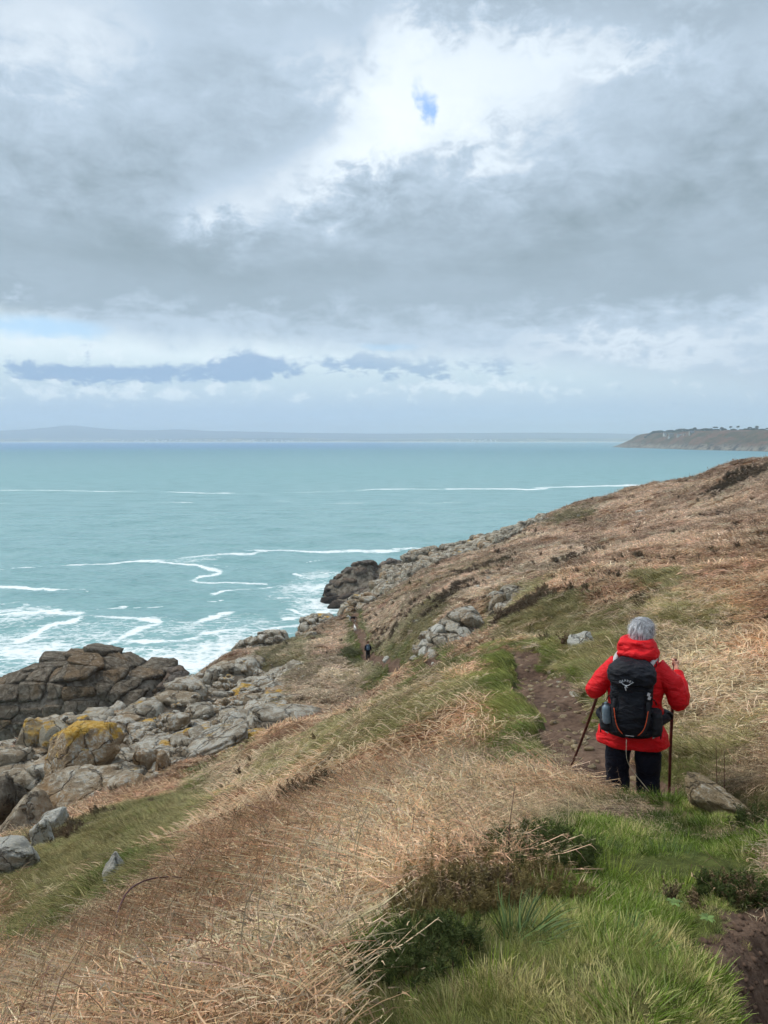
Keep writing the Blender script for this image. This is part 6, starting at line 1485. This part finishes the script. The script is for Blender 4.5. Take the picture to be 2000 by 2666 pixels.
def gorse_bush(px, py, d, rpx, hpx, n, mat, label, seed):
    g = W(px, py, d); g[2] = float(H(g[0], g[1])); r = np.random.default_rng(seed); R = rpx / 1950 * d; Hh = hpx / 1950 * d; B = Blades()
    root = link('gorse_bush', None, loc=tuple(g)); tag(root, label, 'bush', 'gorse on the near knoll'); stems = []
    for i in range(n):
        a = r.uniform(0, 6.283); rad = R * math.sqrt(r.uniform()); b = np.array([math.cos(a) * rad, math.sin(a) * rad, 0]); b[2] = float(H(g[0] + b[0], g[1] + b[1])) - g[2]
        t = r.uniform(0, .6); dirv = np.array([math.cos(a) * math.sin(t), math.sin(a) * math.sin(t), math.cos(t)]); l = Hh * r.uniform(.45, 1.1) * (1.1 - .5 * rad / R); p = b.copy(); pts = [p.copy()]; ns = 9
        for k in range(ns):
            p = p + dirv * l / ns; pts.append(p.copy()); dirv = dirv + r.normal(0, .10, 3) + np.array([0, 0, .05]); dirv /= np.linalg.norm(dirv)
            if k > 1:
                for q in range(10):
                    sd = perp(dirv, r); l2 = r.uniform(.012, .026); o = p - dirv * l / ns * r.uniform(); e = (sd + dirv * .6) * l2
                    B.ribbon([o, o + e], .0034, perp(sd, r), min(1, r.uniform() * .7 + .3 * k / ns))
        B.ribbon(pts, .005, perp(dirv, r), .15)
        if i % 6 == 0: stems.append(_tube(pts[:6], [.004, .0035, .003, .003, .0025, .002], 5))
    link('foliage', B.mesh('foliage', mat), root)
    V, Fs = join([tuple(np.asarray(a) for a in s_) for s_ in stems]); link('stem', mesh_np('stem', V, Fs, [G_STEM]), root)
gorse_bush(1370, 2270, 3.75, 180, 105, 300, G_DARK, 'dark green gorse bush just below the walker, on the near knoll', 1)
gorse_bush(1190, 2450, 3.0, 180, 125, 260, G_BROWN, 'brownish gorse bush beside the dead bracken in the foreground', 2)
gorse_bush(1080, 2610, 2.45, 170, 110, 170, G_DARK, 'low gorse bush at the bottom edge where bracken meets green grass', 3)
gorse_bush(1400, 2410, 3.1, 130, 90, 140, G_BROWN, 'low gorse in the middle of the near knoll, left of the lime grass', 4)
gorse_bush(1985, 2290, 4.4, 80, 100, 90, G_DARK, 'dark bush cut by the right edge beyond the flat stone', 5)
gorse_bush(1790, 2075, 5.6, 26, 60, 16, G_BROWN, 'small brown gorse sprig beside the upright stick', 6)
gorse_bush(1150, 2330, 3.5, 110, 190, 46, G_BROWN, 'tall thin brown gorse shoots standing against the bracken', 7)
def tussock(px, py, d, rpx, n, L, w, mat, label, seed, spread=1.0, lean=.1, cat='grass tuft'):
    g = W(px, py, d); z = float(H(g[0], g[1])); B = grass_tuft(seed, n, L * .72, w, spread, lean, 6, rpx / 1950 * d); o = link('grass_tussock', B.mesh('grass_tussock', mat), None, loc=(g[0], g[1], z)); tag(o, label, cat); return o
tussock(1360, 2560, 2.55, 60, 90, .24, .0075, G_BLUE, 'blue green tussock of broad arching blades near the bottom edge', 401, 1.2, .45)
tussock(1310, 2650, 2.2, 110, 110, .14, .005, G_LIME, 'bright yellow green grass tuft at the very bottom of the picture', 402, .5)
tussock(1690, 2370, 3.1, 50, 90, .12, .006, G_LEAF, 'spreading green tuft in the middle of the knoll beside the weeds', 403, 1.2, .3)
tussock(1600, 2260, 3.5, 90, 170, .15, .0045, G_LIME, 'yellow green grass patch on the knoll under the right hand stick', 404, .6)
tussock(1560, 2190, 3.95, 70, 140, .12, .004, G_BLUE, 'dark green grass tuft on the knoll crest below the walker', 405, .6)
tussock(1740, 2220, 3.9, 70, 120, .12, .004, G_BLUE, 'dark green grass tuft between the walker and the flat stone', 406, .6)
tussock(1480, 2150, 4.4, 26, 26, .34, .0035, G_STRAW, 'pale dry straw clump at the knoll crest by the slanting stick', 407, .55, -.1, 'dry grass')
tussock(1430, 2150, 4.4, 50, 40, .30, .0035, G_STRAW, 'pale dry straw clump left of the slanting stick tip', 408, .6, .2, 'dry grass')
tussock(1690, 2160, 4.4, 60, 34, .16, .0033, G_STRAW, 'sparse dry stems in front of the walker\'s right leg', 409, .7, .1, 'dry grass')
tussock(1275, 2060, 7.0, 60, 220, .26, .006, G_BLUE, 'deep green tussock beside the path left of the slanting stick', 410, .5, -.3)
def stalk(pts, r, mat, name, label, cat, leaves=0, seed=0):
    P = np.array([W(*p) for p in pts]); o0 = P[0].copy(); C_ = catmull(P - o0, 5); V, F, T3 = ring_tube(C_, list(np.linspace(r, r * .45, len(C_))), 7, up=(.3, .9, .1))
    o = link(name, mesh_np(name, V, [F, T3], [mat]), None, loc=tuple(o0)); tag(o, label, cat)
    if leaves:
        B = Blades(); rr = np.random.default_rng(seed)
        for i in range(leaves):
            p = C_[rr.integers(2, len(C_))]; d = rr.normal(0, 1, 3); d /= np.linalg.norm(d); B.ribbon([p, p + d * .012], .004, perp(d, rr), rr.uniform())
        link('thorns', B.mesh('thorns', G_BROWN), o)
stalk([(303,2620,4.6),(298,2520,4.75),(302,2400,5.0),(330,2325,5.3),(380,2292,5.6),(440,2283,5.9),(490,2288,6.2),(520,2305,6.4)], .0085, G_BRAMBLE, 'bramble', 'dark bramble stem arching over the bracken at the lower left', 'bramble', 40, 1)
stalk([(640,2095,9.4),(720,2120,8.4),(800,2190,7.3),(860,2260,6.4),(880,2330,5.8)], .0055, G_BRAMBLE, 'bramble', 'thin reddish bramble stem trailing down through the middle bracken', 'bramble', 40, 2)
stalk([(20,2492,6.4),(60,2520,6.1),(105,2560,5.7)], .007, G_WHITE, 'dead_stick', 'bleached straight stick lying at the left edge of the bracken', 'stick')
stalk([(950,2530,2.9),(990,2505,2.95),(1040,2492,3.0),(1110,2470,3.05)], .006, G_WHITE, 'dead_stalk', 'bleached broad grass stalk lying beside the brown gorse', 'dry grass')
stalk([(1690,2060,5.0),(1650,2010,4.9),(1632,1975,4.8),(1631,1925,4.75)], .0028, G_WHITE, 'dead_stalk', 'single bent pale stem crossing in front of the walker\'s legs', 'dry grass')
stalk([(1868,2110,5.2),(1866,2000,5.2),(1864,1920,5.2)], .003, G_BRAMBLE, 'dead_stalk', 'thin dark upright stem right of the upright stick, taller one', 'dry stem')
stalk([(1886,2080,5.2),(1886,2010,5.2),(1887,1955,5.2)], .003, G_BRAMBLE, 'dead_stalk', 'thin dark upright stem right of the upright stick, shorter one', 'dry stem')
stalk([(1065,2270,4.4),(1072,2190,4.4),(1078,2120,4.4)], .0032, G_BRAMBLE, 'dead_stalk', 'dark upright stem standing in the middle of the bracken', 'dry stem')
stalk([(1330,2320,3.6),(1325,2180,3.6),(1340,2050,3.6)], .003, G_BRAMBLE, 'dead_stalk', 'dark upright stem on the left side of the knoll', 'dry stem')
stalk([(530,2230,8),(528,2190,8),(531,2150,8)], .005, G_STRAW, 'dead_stalk', 'pale upright stem at the edge between bracken and green gully', 'dry stem')
def rosette(px, py, d, n, L, label, seed):
    g = W(px, py, d); z = float(H(g[0], g[1])); B = Blades(); r = np.random.default_rng(seed)
    for i in range(n):
        a = 6.283 * i / n + r.normal(0, .2); dv = np.array([math.cos(a), math.sin(a), .35]); pts = [dv * L * t * [1, 1, 1 - .9 * t] for t in np.linspace(.05, r.uniform(.7, 1), 6)]
        sd = np.array([-math.sin(a), math.cos(a), 0]); P = np.array(pts); ws = .011 * np.sin(np.linspace(.3, 2.9, 6)) + .003; V = np.empty((12, 3)); V[0::2] = P - sd * ws[:, None] * .5; V[1::2] = P + sd * ws[:, None] * .5
        B.V.append(V); B.A.append(np.full(12, r.uniform())); k = B.n + 2 * np.arange(5); B.F.append(np.stack([k, k + 1, k + 3, k + 2], 1)); B.n += 12
    o = link('weed_rosette', B.mesh('weed_rosette', G_LEAF), None, loc=(g[0], g[1], z + .05)); tag(o, label, 'weed')
rosette(1755, 2385, 3.0, 9, .038, 'pale green leafy rosette on the knoll, upper of two beside the mud', 1)
rosette(1840, 2425, 2.85, 9, .034, 'pale green leafy rosette on the knoll, nearest the mud', 2)

def turf():
    r = np.random.default_rng(71); n = 21000
    x = r.uniform(-.4, 2.9, n); y = r.uniform(1.5, 5.8, n); zz = zones(x, y); d = path_dist(x, y)
    m = (zz[5] < .35) & ((x > -.3 + .02 * y) & (np.hypot(x, y) < 4.4 + 1.6 * (x > 1.2))) & (d > path_half(y)) & (fbm(x * 2.5, y * 2.5, oct=3, seed=79) > -.42); x, y = x[m], y[m]; h = H(x, y)
    t = np.clip(.5 + .5 * fbm(x * 2.2, y * 2.2, oct=3, seed=72) + r.normal(0, .2, len(x)), 0, 1)[:, None]
    a, b, c_ = np.array(srgb(56, 74, 28)), np.array(srgb(118, 142, 54)), np.array(srgb(196, 182, 128)); tint = np.where(t < .6, a + (b - a) * t / .6, b + (c_ - b) * (t - .6) / .4)
    rt_ = slope_rot(x, y, r); rt_[:, 2] = r.uniform(0, 6.28, len(x))
    scatter('turf', 'short_near', np.stack([x, y, h - .01], 1), rt_, r.uniform(.30, .68, len(x)) * (1 + .6 * np.clip(fbm(x * 3, y * 3, oct=2, seed=74), -.6, 1)), tint, r.integers(0, 4, len(x)))
turf()

gorse_bush(1900, 2370, 3.2, 90, 80, 90, G_DARK, 'low dark leafy bush at the edge of the bare soil, lower right', 8)
tussock(1480, 2420, 3.0, 90, 110, .16, .005, G_STRAW, 'thin straw coloured grass mixed through the middle of the knoll', 411, .9, .2)
tussock(1620, 2560, 2.5, 120, 120, .11, .005, G_LEAF, 'fresh green grass patch near the bottom edge, left of the bare soil', 412, .9, .2)
tussock(1790, 2310, 3.3, 80, 120, .13, .005, G_LIME, 'bright grass patch on the right shoulder of the knoll', 413, .8, .2)
tussock(1100, 2480, 2.9, 60, 70, .26, .006, G_STRAW, 'bleached grass tangle where the bracken meets the gorse', 414, 1.2, .3, 'dry grass')
